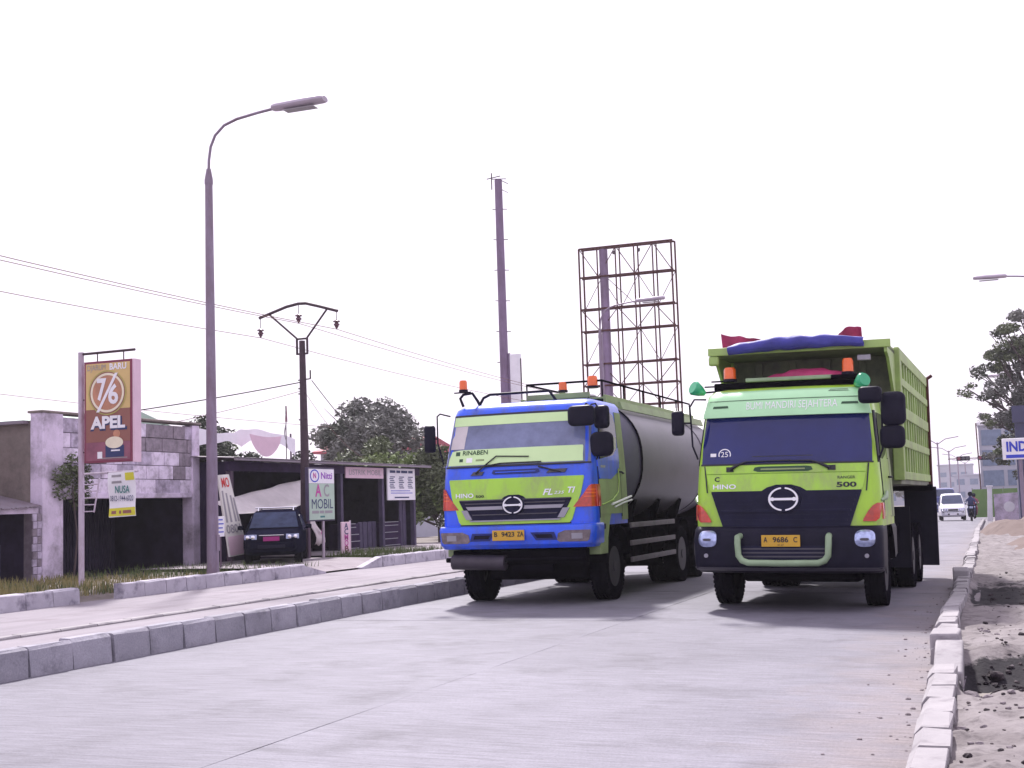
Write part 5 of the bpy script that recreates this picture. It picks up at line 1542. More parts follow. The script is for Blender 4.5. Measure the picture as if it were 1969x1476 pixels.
text_on('APEL', .34, lambda a, b: sg(.118, .77 + a, 3.33 + b), 'p_white', P, fit=.86, bold=.045)
disc(.92, 2.92, 0, .22, .113, 'p_cream', 'cup_foam', .55)
sbox('cup', 'p_navy', .108, .112, .70, 1.16, 2.62, 2.86)
sbox('cup_band', 'p_white', .112, .115, .84, 1.06, 2.74, 2.77)
sbox('saucer', 'p_grey', .1085, .112, .62, 1.24, 2.595, 2.612)
sbox('pack', 'p_white', .112, .115, .50, .62, 2.60, 2.74)
disc(.98, 3.10, 0, .085, .112, 'p_orange_dull', 'fruit')
# lower arm with hanging banner and small ladder bracket
MB().tube([(0, 0, 2.30), (0, 1.42, 2.31)], .022, 8).build('lower_arm', 'pole_white', P, smooth=50)
lad = MB()
lad.tube([(0, .06, 1.50), (0, .06, 2.2)], .018, 6); lad.tube([(0, .32, 1.50), (0, .46, 2.2)], .018, 6)
for k in range(5): lad.tube([(0, .06, 1.52 + .14 * k), (0, .33 + .02 * k, 1.52 + .14 * k)], .014, 6)
lad.build('ladder_bracket', 'pole_white', P, smooth=50)
NB = empty('cloth_banner', (-16.95, 22.24, 1.50), R(-90), 'small white and yellow phone number banner hanging under the advert sign arm', 'banner')
def bnf(u, v): return Vector((.02 * math.sin(v * 7 + u * 2) , -.33 + .66 * u + .03 * v, .92 * (1 - v) + .02 * u))
MB().sheet(bnf, 10, 10, (-.008, 0, 0)).build('cloth', 'p_white', NB, smooth=80)
def bq(u0, u1, v0, v1, name, mtl):
    MB().sheet(lambda u, v: bnf(u0 + (u1 - u0) * u, v0 + (v1 - v0) * v) + Vector((.006 if name != 'print_line' else .009, 0, 0)), 6, 2).build(name, mtl, NB)
bq(.0, 1, .80, .98, 'yellow_strip', 'p_yellow'); bq(.66, .98, .03, .2, 'yellow_patch', 'p_yellow')
def bt(s, size, yo, zo, mtl, **kw): text_on(s, size, lambda a, b: Vector((.03, yo + a, zo + b)), mtl, NB, **kw)
bt('NUSA', .21, .04, .56, 'p_teal', fit=.36, bold=.02)
bt('0812-1944-6020', .16, .03, .38, 'p_navy', fit=.57, bold=.005)
for u0, u1 in ((.10, .28), (.40, .48), (.54, .86)): bq(u0, u1, .86, .93, 'print_line', 'p_brown')
for v0 in (.06, .2): bq(.16, .52, v0, v0 + .05, 'print_line', 'p_grey')
MB().tube([(0, -.33, .90), (0, -.33, .94)], .006, 5).build('tie', 'dark_steel', NB)
MB().tube([(0, .32, .92), (0, .32, .94)], .006, 5).build('tie', 'dark_steel', NB)

# ---------------- street lamps
def street_lamp(x, y, sgn, label, group='arched street lamps'):
    L = empty('street_lamp', (x, y, gz(y)), 0, label, 'street lamp', group)
    MB().lathe([(.20, 0), (.20, .03), (.145, .05), (.14, .3), (.135, .3), (.085, 8.95), (.085, 8.95)], 16).build('pole', 'lamp_grey', L, smooth=40)
    MB().lathe([(.095, 8.9), (.095, 9.0), (.05, 9.25)], 14).build('collar', 'lamp_grey', L, smooth=40)
    arc = [(0, 0, 9.15), (sgn * .01, 0, 9.45), (sgn * .06, 0, 9.75), (sgn * .18, 0, 10.0), (sgn * .42, 0, 10.2), (sgn * .75, 0, 10.3), (sgn * 1.3, 0, 10.37), (sgn * 1.75, 0, 10.41)]
    MB().tube(arc, .032, 10).build('arm', 'lamp_grey', L, smooth=60)
    h = MB(); rings = []
    for t, w_, hh in ((1.66, .05, .045), (1.70, .13, .085), (1.80, .155, .10), (2.45, .165, .11), (2.93, .16, .10), (2.99, .13, .07)):
        ring = []
        for k in range(12):
            a = 2 * PI * k / 12
            zz = math.sin(a) * hh * (.7 if math.sin(a) < 0 else 1)
            ring.append((sgn * t, w_ * math.cos(a), 10.41 + (t - 1.7) * .02 + zz))
        rings.append(ring)
    hd = h.loft(rings).build('lamp_head', 'lamp_head', L, smooth=50)
    MB().bb(min(sgn * 2.0, sgn * 2.75), max(sgn * 2.0, sgn * 2.75), -.12, .12, 10.29, 10.31).build('lamp_glass', 'p_grey', hd, bevel=.008)
    sheen_box('inspection_hatch', .132, .146, -.06, .06, .7, 1.05, 'lamp_grey', L, .004)
street_lamp(-16.3, 24.55, 1, 'tall arched street lamp standing between the advert sign and the utility pole')
street_lamp(-16.3, 55.0, 1, 'arched street lamp standing in front of the empty billboard frame')
street_lamp(2.35, 57.0, -1, 'nearer arched street lamp reaching in from the right edge')
street_lamp(2.1, 102.0, -1, 'farther arched street lamp half hidden by the right-hand tree')

# ---------------- utility pole
U = empty('utility_pole', (-18.8, 33.0, 0.05), 0, 'rusty utility pole with forked crossarm and three hanging insulators', 'utility pole')
MB().tube([(0, 0, 0), (.02, 0, 3.2), (0, 0, 6.40)], [.15, .12, .085], 12).build('pole', 'dark_steel', U, smooth=50)
fk = MB()
for sy in (-1, 1): fk.tube([(sy * .17, 0, 6.02), (sy * .17, 0, 6.46)], .035, 8)
fk.tube([(-.19, 0, 6.46), (.19, 0, 6.46)], .03, 8); fk.tube([(-.19, 0, 6.02), (.19, 0, 6.02)], .03, 8)
fk.build('pole_cap', 'dark_steel', U, smooth=50)
MB().tube([(-1.42, 0, 7.18), (-.5, 0, 7.44), (-.1, 0, 7.5), (.15, 0, 7.49), (.6, 0, 7.36), (1.18, 0, 7.18)], .045, 8).build('crossarm', 'dark_steel', U, smooth=40)
for a, bb_ in (((-.15, 6.46), (-1.08, 7.26)), ((.15, 6.46), (.85, 7.28))):
    MB().tube([(a[0], 0, a[1]), (bb_[0], 0, bb_[1])], .03, 8).build('brace', 'dark_steel', U, smooth=50)
INS = ((-1.38, 7.15, .30), (-.1, 7.46, .28), (1.14, 7.15, .24))
for xi, zi, dl in INS:
    i_ = MB().tube([(xi, 0, zi), (xi, 0, zi - dl)], .010, 6).build('insulator_rod', 'dark_steel', U)
    MB().lathe([(.03, .02), (.05, 0), (.10, -.02), (.10, -.05), (.05, -.06), (.055, -.09), (.085, -.11), (.085, -.15), (.05, -.16), (.06, -.19), (.03, -.22), (.02, -.26)], 14, (xi, 0, zi - dl)).build('insulator', 'ceramic', i_, smooth=40)
for z in (5.25, 5.0, 4.85, 4.1):
    MB().tube([(-.12, -.05, z), (.28 if z > 5.2 else .14, -.05, z + .02)], .02, 6).build('bracket', 'dark_steel', U)
MB().tube([(.28, -.05, 5.27), (.28, -.05, 5.52)], .022, 6).build('pin', 'dark_steel', U)
def wire(name, pts, r, label, mtl='wire', sag=0.0, n=14):
    P_ = []
    for a, b in zip(pts[:-1], pts[1:]):
        a, b = Vector(a), Vector(b)
        for i in range(n):
            t = i / n
            p = a.lerp(b, t); p.z -= sag * (b - a).length * 4 * t * (1 - t); P_.append(p)
    P_.append(Vector(pts[-1]))
    o = MB().tube(P_, r, 5).build(name, mtl)
    tag(o, label, 'wire')
zoff = -.26
wn_ = ('power line through the left insulator of the utility pole', 'power line through the middle insulator of the utility pole', 'power line through the right insulator of the utility pole')
for (xi, zi, dl), lab in zip(INS, wn_):
    z = zi - dl - .26 + .05
    wire('power_line', [(-18.8 + xi, -12, z + 1.0), (-18.8 + xi, 33, z), (-18.8 + xi, 90, z + .6)], .010, lab, sag=.012)
wire('service_cable', [(-24.5, 27.0, 3.9), (-18.8, 33, 5.25)], .016, 'thick black service cable running from the pole down to the block house', 'wire_dark', .01)
wire('service_cable', [(-24.9, 27.2, 3.3), (-18.8, 33, 5.0)], .008, 'thin slack cable below the thick service cable on the left of the pole', 'wire', .02)
wire('service_cable', [(-18.5, 33, 5.27), (-23.5, 46.0, 4.1)], .014, 'black service cable running from the pole into the grey-green tree', 'wire_dark', .004)
wire('service_cable', [(-18.7, 33, 4.9), (-23.0, 45.0, 3.5)], .007, 'thin slack cable below the black service cable right of the pole', 'wire', .02)
wire('service_cable', [(-30, -10, 6.0), (-30, 33, 5.6), (-30, 60, 5.6)], .010, 'faint upper line crossing the sky behind the advert sign', 'wire', .004)

# ---------------- antenna mast
AT = empty('antenna_mast', (-22.8, 60, gz(60)), 0, 'tall purple-grey antenna mast with climbing pegs left of the billboard frame', 'mast')
MB().lathe([(.30, 0), (.30, .04), (.235, .05), (.19, 17.9), (.19, 18.0)], 14).build('mast_tube', 'tower', AT, smooth=40)
for k in range(8):
    z = 7.2 + 1.55 * k
    MB().tube([(-.36, 0, z + .04), (.40, .05, z - .02)], .022, 6).build('climbing_peg', 'dark_steel', AT)
tp = MB().tube([(-.62, 0, 18.12), (.12, 0, 18.2)], .025, 6)
tp.tube([(-.36, 0, 17.55), (-.36, 0, 18.4)], .03, 6); tp.tube([(.1, 0, 18.0), (.52, 0, 17.75)], .022, 6); tp.tube([(.16, 0, 17.5), (.5, 0, 17.3)], .018, 6)
tp.build('top_antenna', 'dark_steel', AT)
pn_ = MB().bb(.32, .90, -.08, .04, 6.2, 9.15).build('side_panel', 'p_white', AT, bevel=.03)
MB().bb(.22, .34, -.05, .02, 6.3, 9.2).build('panel_frame', 'tower', AT)
MB().tube([(.9, -.06, 6.2), (.90, -.06, 8.9)], .035, 6).build('panel_edge', 'dark_steel', AT)

# ---------------- empty billboard frame
BF = empty('billboard_frame', (-21.85, 80, gz(80)), 0, 'empty rusty billboard lattice frame on a thick purple post', 'billboard frame')
W0, W1 = -3.1, 3.05
zl = [8.0, 9.35, 10.75, 12.9, 14.35, 16.45, 18.35]
dz = .55
cols = [W0 + (W1 - W0) * k / 5 for k in range(6)]
for k, xc in enumerate(cols):
    for yy2 in (0, dz):
        MB().tube([(xc + (.12 if yy2 else 0), yy2, 7.2), (xc + (.12 if yy2 else 0), yy2, zl[-1])], .062 if k in (0, 5) else .05, 6).build('upright', 'rust', BF)
for z in zl:
    for yy2 in (0, dz):
        MB().tube([(W0, yy2, z), (W1 + .1, yy2, z)], .065, 6).build('crossbar', 'rust', BF)
    for xc in cols:
        MB().tube([(xc, 0, z), (xc + .12, dz, z)], .022, 5).build('depth_tie', 'rust', BF)
for r0 in (0, 2, 4):
    for k in range(5):
        a, b = (cols[k], cols[k + 1]) if k % 2 else (cols[k + 1], cols[k])
        MB().tube([(a + .12, dz - .05, zl[r0 + 1]), (b + .12, dz - .05, zl[r0])], .024, 5).build('diagonal', 'rust', BF)
for r0 in (1, 3, 5):
    for k in range(5):
        a, b = (cols[k], cols[k + 1]) if k % 2 == (1 if r0 == 1 else 0) else (cols[k + 1], cols[k])
        MB().tube([(a, .1, zl[r0 + 1] if r0 < 6 else zl[r0]), (b, .1, zl[r0])], .032, 5).build('diagonal', 'rust', BF)
MB().tube([(cols[1] + .5, .3, 16.4), (cols[3], .3, 14.4)], .022, 5).build('diagonal', 'rust', BF)
MB().lathe([(.32, 0), (.30, .05), (.28, 18.2), (.26, 18.25)], 14, (-1.52, .28, 0)).build('post', 'tower', BF, smooth=40)
for xf in (-.7, .95):
    MB().box((xf, -.12, 17.9), (.16, .3, .2), rz=.4).build('flood_light', 'dark_steel', BF, bevel=.02)

# ================================================================== other vehicles
def car(name, loc, rz, label, cat, st, paint_m, glass, wr_=.33, wx=.72, wy=(.85, 3.5), plate_m='p_white', z_lamp=.75, lamp_w=.36, group=None, scale=1.0, rack=False, plate_z=.55):
    """st: stations (y, z bottom, z belt, z top, half width belt, half width top), nose at y=0"""
    o = empty(name, loc, rz, label, cat, group); o.scale = (scale,) * 3
    rings = []
    for y, zb_, zm, zt_, wb, wt in st:
        h = []
        h += [(wb * .80, zb_), (wb * .97, zb_ + .06), (wb, zb_ + .22), (wb, zm - .10), (wb * .975, zm), (wt + (wb - wt) * .12, zt_ - (zt_ - zm) * .18), (wt * .93, zt_ - .02 * (zt_ - zm > .15)), (wt * .6, zt_ + .015)]
        ring = [(x, y, z) for x, z in h] + [(-x, y, z) for x, z in h[::-1]]
        rings.append(ring)
    MB().loft(rings).build('body', paint_m, o, smooth=42)
    # glass: windscreen between the two stations flagged by height jump
    i0 = next(i for i in range(len(st) - 1) if st[i + 1][3] - st[i][3] > .28)
    a, b = st[i0], st[i0 + 1]
    nrm = Vector((0, -(b[3] - a[3]), (b[0] - a[0]))).normalized() * .018
    def wsf(u, v):
        t = .08 + .84 * v
        y = a[0] + (b[0] - a[0]) * t; z = a[3] + (b[3] - a[3]) * t + .012
        w = (a[4] * .86 + (b[5] * .90 - a[4] * .86) * t)
        return Vector((-w + 2 * w * u, y, z)) + nrm
    MB().sheet(wsf, 8, 4, -nrm * .6).build('windscreen', glass, o, smooth=60)
    for sx in (-1, 1):
        c = st[i0 + 2]
        zs0, zs1 = a[2] + .04, b[3] - .12
        wn = MB().sheet(lambda u, v: Vector((sx * (b[4] * 1.0 + (b[5] - b[4]) * (v * .85) + .012), a[0] + .28 + (b[0] - a[0]) * v * .8 + (st[-2][0] - a[0] - .8 - (b[0] - a[0]) * v * .5) * u, zs0 + (zs1 - zs0) * v)), 6, 3, (-sx * .01, 0, 0)).build('side_glass', glass, o, smooth=60)
        w0 = st[1][4]
        hl = MB().sheet(lambda u, v: Vector((sx * (w0 * .52 + lamp_w * u), st[0][0] - .02 + .12 * u * u, z_lamp - .07 + .15 * v)), 6, 3, (0, .06, 0)).build('headlamp', 'lens', o, smooth=50)
        for k in (0.28, .72):
            MB().lathe([(.06, 0), (.055, -.012), (.001, -.02)], 14, (sx * (w0 * .52 + lamp_w * k), st[0][0] - .03 + .12 * k * k, z_lamp), 'Y').build('lamp_lens', 'chrome', hl, smooth=40)
        for yw in wy:
            wo_ = empty('wheel', (sx * wx, yw, wr_)); wo_.parent = o
            MB().lathe([(wr_ * .62, -.09), (wr_ * .92, -.105), (wr_, -.07), (wr_, .07), (wr_ * .92, .105), (wr_ * .62, .09)], 26, axis='X', closed=True).build('tyre', 'rubber', wo_, smooth=40)
            MB().lathe([(wr_ * .63, sx * .085), (wr_ * .5, sx * .06), (wr_ * .2, sx * .08), (.001, sx * .085)], 16, axis='X').build('rim', 'rim', wo_, smooth=40)
        MB().tube([(sx * (st[i0][4] + .02), a[0] + .45, a[2] + .10), (sx * (st[i0][4] + .12), a[0] + .42, a[2] + .14)], .02, 6).build('mirror_arm', paint_m, o)
        MB().box((sx * (st[i0][4] + .16), a[0] + .42, a[2] + .17), (.17, .10, .13)).build('mirror', paint_m, o, bevel=.03)
    y0_ = st[0][0]
    MB().bb(-st[0][4] * .5, st[0][4] * .5, y0_ - .025, y0_ + .1, z_lamp - .06, z_lamp + .06).build('grille', 'black', o, bevel=.01)
    MB().bb(-st[0][4] * .5, st[0][4] * .5, y0_ - .035, y0_ - .02, z_lamp + .045, z_lamp + .06).build('grille_trim', 'chrome', o)
    MB().bb(-st[0][4] * .9, st[0][4] * .9, y0_ - .045, y0_ + .2, z_lamp - .37, z_lamp - .16).build('bumper', paint_m, o, bevel=.05)
    MB().bb(-st[0][4] * .55, st[0][4] * .55, y0_ - .055, y0_ - .03, z_lamp - .34, z_lamp - .24).build('air_intake', 'black', o, bevel=.01)
    MB().bb(-.23, .23, y0_ - .07, y0_ - .055, plate_z - .06, plate_z + .07).build('number_plate', plate_m, o)
    if rack:
        for sx in (-1, 1):
            MB().tube([(sx * .52, b[0] + .25, b[3] + .02), (sx * .52, b[0] + .3, b[3] + .09), (sx * .52, b[0] + 1.8, b[3] + .09), (sx * .52, b[0] + 1.85, b[3] + .02)], .022, 6).build('roof_rail', 'chrome', o, smooth=50)
        MB().tube([(-.62, b[0] + .45, b[3] + .12), (.62, b[0] + .45, b[3] + .12)], .025, 6).build('roof_bar', 'chrome', o, smooth=50)
    return o
suv = [(0, .42, .72, .82, .70, .66), (.12, .34, .80, .90, .80, .74), (.55, .30, .92, 1.00, .83, .74), (1.05, .28, .97, 1.06, .84, .74), (1.72, .28, 1.00, 1.62, .84, .66), (2.6, .28, 1.0, 1.68, .84, .66), (3.5, .28, 1.0, 1.66, .83, .65), (4.05, .36, 1.0, 1.58, .80, .62), (4.25, .42, .95, 1.3, .76, .60)]
CAR = car('parked_car', (-17.75, 29.4, .14), R(27), 'black sport utility car parked nose out under the white tarpaulin awning', 'car', suv, 'car_black', 'car_glass_shaded', plate_m='magenta_plate', z_lamp=.86, rack=True, plate_z=.80)
CAR.scale = (.9, .9, .86)
van = [(0, .40, .62, .72, .62, .56), (.10, .30, .72, .84, .76, .68), (.45, .26, .88, .98, .82, .72), (.85, .24, .98, 1.06, .84, .74), (1.55, .24, 1.02, 1.72, .84, .66), (2.4, .24, 1.02, 1.80, .84, .67), (3.4, .24, 1.02, 1.78, .84, .66), (3.85, .32, 1.0, 1.70, .80, .62), (4.0, .4, .95, 1.3, .76, .60)]
car('minivan', (-3.25, 92, gz(92) + .0), R(4), 'white minivan driving towards the viewer behind the dump truck', 'minivan', van, 'van_white', 'car_glass', wr_=.30, z_lamp=.72, plate_z=.42)
bus = [(0, .5, 1.5, 1.7, 1.0, .95), (.15, .4, 1.6, 1.75, 1.08, 1.0), (.3, .35, 1.65, 1.8, 1.1, 1.02), (.62, .35, 1.7, 2.5, 1.1, 1.0), (1.6, .35, 1.7, 2.6, 1.1, 1.0), (5.5, .35, 1.7, 2.6, 1.1, 1.0), (6.0, .4, 1.6, 2.4, 1.05, .95)]
car('blue_truck', (-5.35, 128, gz(128)), R(2), 'dark blue lorry partly hidden behind the white minivan', 'lorry', bus, 'bus_blue', 'car_glass', wr_=.42, wx=.9, wy=(1.2, 4.6), z_lamp=.95, plate_z=.6)

def skin_body(name, verts, edges, mtl, parent):
    me = bpy.data.meshes.new(name)
    me.from_pydata([v[:3] for v in verts], edges, [])
    o = bpy.data.objects.new('skin_tmp', me); C.objects.link(o)
    sk = o.modifiers.new('s', 'SKIN')
    for i, v in enumerate(verts):
        d = me.skin_vertices[0].data[i]
        d.radius = (v[3], v[3]); d.use_root = (i == 0)
    o.modifiers.new('ss', 'SUBSURF').levels = 1
    dg = bpy.context.evaluated_depsgraph_get(); dg.update()
    m2 = bpy.data.meshes.new_from_object(o.evaluated_get(dg))
    bpy.data.objects.remove(o)
    m2.name = name; m2.materials.clear(); m2.materials.append(M[mtl]); m2.shade_smooth()
    r_ = bpy.data.objects.new(name, m2); C.objects.link(r_); r_.parent = parent
    return r_
def moped(loc, rz, label, jacket, rider_label):
    o = empty('motorbike', loc, rz, label, 'motorbike', 'motorbikes beside the minivan')
    for yw in (.28, 1.50):
        w = empty('wheel', (0, yw, .29)); w.parent = o
        MB().lathe([(.22, -.04), (.27, -.05), (.29, -.02), (.29, .02), (.27, .05), (.22, .04)], 22, axis='X', closed=True).build('tyre', 'rubber', w, smooth=40)
        MB().lathe([(.22, -.02), (.22, .02), (.04, .05), (.04, -.05)], 14, axis='X', closed=True).build('rim', 'rim', w)
    MB().loft([[(sx_ * w_, y, z) for sx_, z in ((-1, z0), (1, z0), (1, z1), (-1, z1))] for y, w_, z0, z1 in ((.34, .06, .55, .95), (.46, .17, .45, 1.02), (.60, .16, .28, .95), (.75, .12, .25, .50), (1.0, .14, .28, .62), (1.2, .15, .5, .78), (1.7, .10, .62, .82))]).build('fairing', 'car_black', o, smooth=40)
    MB().loft([[(sx_ * w_, y, z) for sx_, z in ((-1, z0), (1, z0), (1, z1), (-1, z1))] for y, w_, z0, z1 in ((.85, .10, .74, .78), (1.1, .14, .76, .83), (1.5, .14, .78, .86), (1.72, .09, .82, .88))]).build('seat', 'black', o, smooth=40)
    MB().tube([(-.34, .60, 1.06), (-.1, .50, 1.0), (.1, .50, 1.0), (.34, .60, 1.06)], .018, 6).build('handlebar', 'black', o)
    MB().tube([(0, .48, 1.0), (0, .28, .3)], .04, 8).build('fork', 'rim', o)
    MB().box((0, .36, .86), (.2, .06, .14)).build('headlamp', 'lens', o, bevel=.03)
    p = empty('person', loc, rz, rider_label, 'person', 'motorbike riders')
    v = [(0, 1.15, .90, .13), (0, 1.10, 1.15, .14), (0, 1.05, 1.36, .15), (0, 1.03, 1.50, .07), (0, 1.0, 1.66, .10), (0, .99, 1.76, .08)]
    e = [(0, 1), (1, 2), (2, 3), (3, 4), (4, 5)]
    for sx in (-1, 1):
        k = len(v)
        v += [(sx * .19, 1.04, 1.38, .065), (sx * .30, .92, 1.16, .05), (sx * .31, .66, 1.09, .04)]
        e += [(2, k), (k, k + 1), (k + 1, k + 2)]
        k = len(v)
        v += [(sx * .13, 1.10, .86, .085), (sx * .20, .72, .78, .065), (sx * .16, .80, .36, .05), (sx * .16, .68, .31, .04)]
        e += [(0, k), (k, k + 1), (k + 1, k + 2), (k + 2, k + 3)]
    skin_body('body', v, e, jacket, p)
    MB().lathe([(.10, -.12), (.135, -.04), (.14, .03), (.11, .10), (.05, .135), (.001, .14)], 14, (0, 1.0, 1.70)).build('helmet', 'car_black', p, smooth=50)
moped((-1.95, 86, gz(86)), R(3), 'dark motorbike riding along the right kerb beside the white minivan', 'p_navy', 'rider in dark jacket on the motorbike nearest the right kerb')
moped((-2.1, 99, gz(99)), R(-2), 'dark motorbike following behind the white minivan on its right', 'p_maroon', 'rider in maroon jacket on the motorbike behind the minivan')
moped((-4.55, 90, gz(90)), R(2), 'dark motorbike between the white minivan and the dump truck', 'p_grey', 'rider in grey jacket on the motorbike left of the minivan')

# ================================================================== plants
def leaves(mb, c, rad, n, size, rg_, flat=.9):
    for _ in range(n):
        while True:
            p = Vector((rg_.uniform(-1, 1), rg_.uniform(-1, 1), rg_.uniform(-1, 1)))
            if .25 < p.length < 1: break
        p = Vector((c[0] + p.x * rad[0], c[1] + p.y * rad[1], c[2] + p.z * rad[2]))
        u = Vector((rg_.gauss(0, 1), rg_.gauss(0, 1), rg_.gauss(0, .6))).normalized()
        w = u.cross(Vector((rg_.gauss(0, 1), rg_.gauss(0, 1), rg_.gauss(0, 1)))).normalized()
        s_ = size * rg_.uniform(.6, 1.4)
        a, b = u * s_, w * s_ * .42
        mid = p + u.cross(w) * s_ * .12
        mb.add([p - a, mid - b * 1.0, p + a, mid + b], [(0, 1, 2, 3)])
def tree(name, loc, trunk_h, trunk_r, clumps, size, n, mtls, label, seed, cat='tree', group=None):
    o = empty(name, loc, 0, label, cat, group)
    rg_ = random.Random(seed)
    tr = MB()
    top = Vector((rg_.uniform(-.2, .2), rg_.uniform(-.2, .2), trunk_h))
    tr.tube([(0, 0, -.1), (top.x * .4, top.y * .4, trunk_h * .5), top], [trunk_r * 1.25, trunk_r, trunk_r * .75], 10)
    for c, rad in clumps:
        c = Vector(c); m = top.lerp(c, .5) + Vector((rg_.uniform(-.2, .2), rg_.uniform(-.2, .2), -.15))
        tr.tube([top * .92, m, c], [trunk_r * .55, trunk_r * .32, trunk_r * .1], 6)
        for _ in range(3):
            q = c + Vector((rg_.uniform(-1, 1) * rad[0], rg_.uniform(-1, 1) * rad[1], rg_.uniform(-.4, .9) * rad[2])) * .8
            tr.tube([m.lerp(c, .6), q], [trunk_r * .16, trunk_r * .05], 5)
    tr.build('trunk', 'bark', o, smooth=50)
    tot = sum(r[0] * r[1] * r[2] for _, r in clumps)
    per = {}
    for i, (c, rad) in enumerate(clumps):
        mt = mtls[i % len(mtls)]
        per.setdefault(mt, MB())
        k = int(n * rad[0] * rad[1] * rad[2] / tot)
        sub = max(3, int(k / 260))
        for s_ in range(sub):
            d = Vector((rg_.gauss(0, .5), rg_.gauss(0, .5), rg_.gauss(0, .5)))
            if d.length > .95: d *= .95 / d.length
            cc = (c[0] + d.x * rad[0], c[1] + d.y * rad[1], c[2] + d.z * rad[2])
            rr = tuple(r * rg_.uniform(.42, .72) for r in rad)
            leaves(per[mt], cc, rr, k // sub, size, rg_)
    for mt, mb in per.items():
        mb.build('crown', mt, o)
    return o
def ball(cx, cz, rx, rz, n, seed, ry=None):
    rg_ = random.Random(seed); out = []
    for _ in range(n):
        a = rg_.uniform(0, 2 * PI); e = math.asin(rg_.uniform(-.45, 1)); q = rg_.uniform(.35, .78)
        out.append(((cx + rx * q * math.cos(a) * math.cos(e), (ry or rx) * q * math.sin(a) * math.cos(e), cz + rz * q * math.sin(e)), (rx * rg_.uniform(.36, .52), (ry or rx) * rg_.uniform(.36, .52), rz * rg_.uniform(.36, .52))))
    return out
tree('round_tree', (-29.5, 57.5, 0), 2.2, .20, ball(0, 4.2, 3.0, 2.6, 26, 1), .13, 26000, ['leaf_grey', 'leaf_grey', 'leaf_dark'], 'rounded grey-green tree rising behind the workshop roof', 11)
tree('bushy_tree', (-24.6, 50.0, 0), 1.4, .14, ball(0, 2.2, 2.7, 2.1, 12, 2, 2.2), .12, 14000, ['leaf_bright', 'leaf_mid', 'leaf_mid'], 'low bushy green tree at the far end of the workshop', 12)
tree('bushy_tree', (-21.6, 49.0, 0), .8, .12, ball(0, 1.9, 1.8, 1.9, 10, 3), .11, 13000, ['leaf_bright', 'leaf_bright', 'leaf_mid'], 'dense green bush between the workshop and the tanker cab', 13)
tree('bushy_tree', (-27.0, 66.0, -.2), 1.6, .16, ball(0, 2.9, 3.0, 2.4, 10, 4), .16, 9000, ['leaf_dark', 'leaf_mid'], 'dark bushy tree under the red roof left of the tanker mirror', 14)
tree('bushy_tree', (-26.5, 38.5, 0), 1.6, .14, ball(0, 3.3, 1.8, 1.5, 8, 5, 3.2), .11, 7000, ['leaf_mid', 'leaf_dark'], 'green tree top showing behind the cloth banner on the workshop roof', 15)
rt = []
rq = random.Random(91)
for cx_, cz_, r_, n_ in ((-3.3, 7.1, 1.0, 5), (-3.5, 5.8, .9, 4), (-2.9, 8.7, 1.1, 5), (-2.3, 10.0, 1.1, 5), (-1.3, 11.0, 1.2, 5), (-2.0, 7.8, 1.3, 6), (-2.2, 6.0, 1.3, 6), (-2.6, 4.6, 1.0, 4), (-1.0, 9.3, 1.4, 6), (-.6, 7.2, 1.5, 6), (.5, 10.8, 1.5, 5), (1.2, 8.6, 1.8, 5), (2.4, 6.8, 2.0, 4), (.2, 5.4, 1.6, 4), (-3.0, 3.7, .9, 4), (-1.8, 3.9, 1.1, 4)):
    for _ in range(n_):
        rt.append(((cx_ + rq.gauss(0, .45) * r_, rq.gauss(0, .5) * r_, cz_ + rq.gauss(0, .4) * r_), (r_ * .62, r_ * .62, r_ * .42)))
tree('roadside_tree', (3.2, 76, gz(76)), 4.0, .24, rt, .11, 38000, ['leaf_dark', 'leaf_mid', 'leaf_grey'], 'loose-leaved tall tree at the right edge above the shop sign', 21)
# vine on the pillar of the block house
vn = MB(); rg_ = random.Random(31)
for _ in range(9): leaves(vn, (-21.3 + rg_.uniform(-.05, .1), 26.1 + rg_.uniform(-.5, .5), 2.35 + rg_.uniform(-.6, .7)), (.16, .3, .3), 130, .055, rg_)
o = empty('climbing_plant', (-21.3, 26.1, .05), 0, 'dark green climbing plant on the left pillar of the block house', 'plant')
vn.v = [(v[0] + 21.3, v[1] - 26.1, v[2] - .05) for v in vn.v]
vn.build('foliage', 'leaf_mid', o)
MB().tube([(0, 0, 0), (.03, .1, 1.0), (0, -.05, 2.3)], [.03, .025, .012], 6).build('stem', 'bark', o)
# flowering shrub beside the tanker
o = empty('flowering_shrub', (-19.6, 46.0, .05), 0, 'dark shrub with pale blossoms beside the last workshop post', 'shrub')
f1, f2_ = MB(), MB()
for _ in range(10):
    c = (rg_.uniform(-.5, .5), rg_.uniform(-.7, .7), rg_.uniform(.4, 1.5)); leaves(f1, c, (.35, .35, .3), 150, .06, rg_); leaves(f2_, c, (.38, .38, .34), 22, .06, rg_)
f1.build('foliage', 'leaf_dark', o); f2_.build('blossom', 'p_white', o)
MB().tube([(0, 0, 0), (0, .1, .9)], .03, 6).build('stem', 'bark', o)

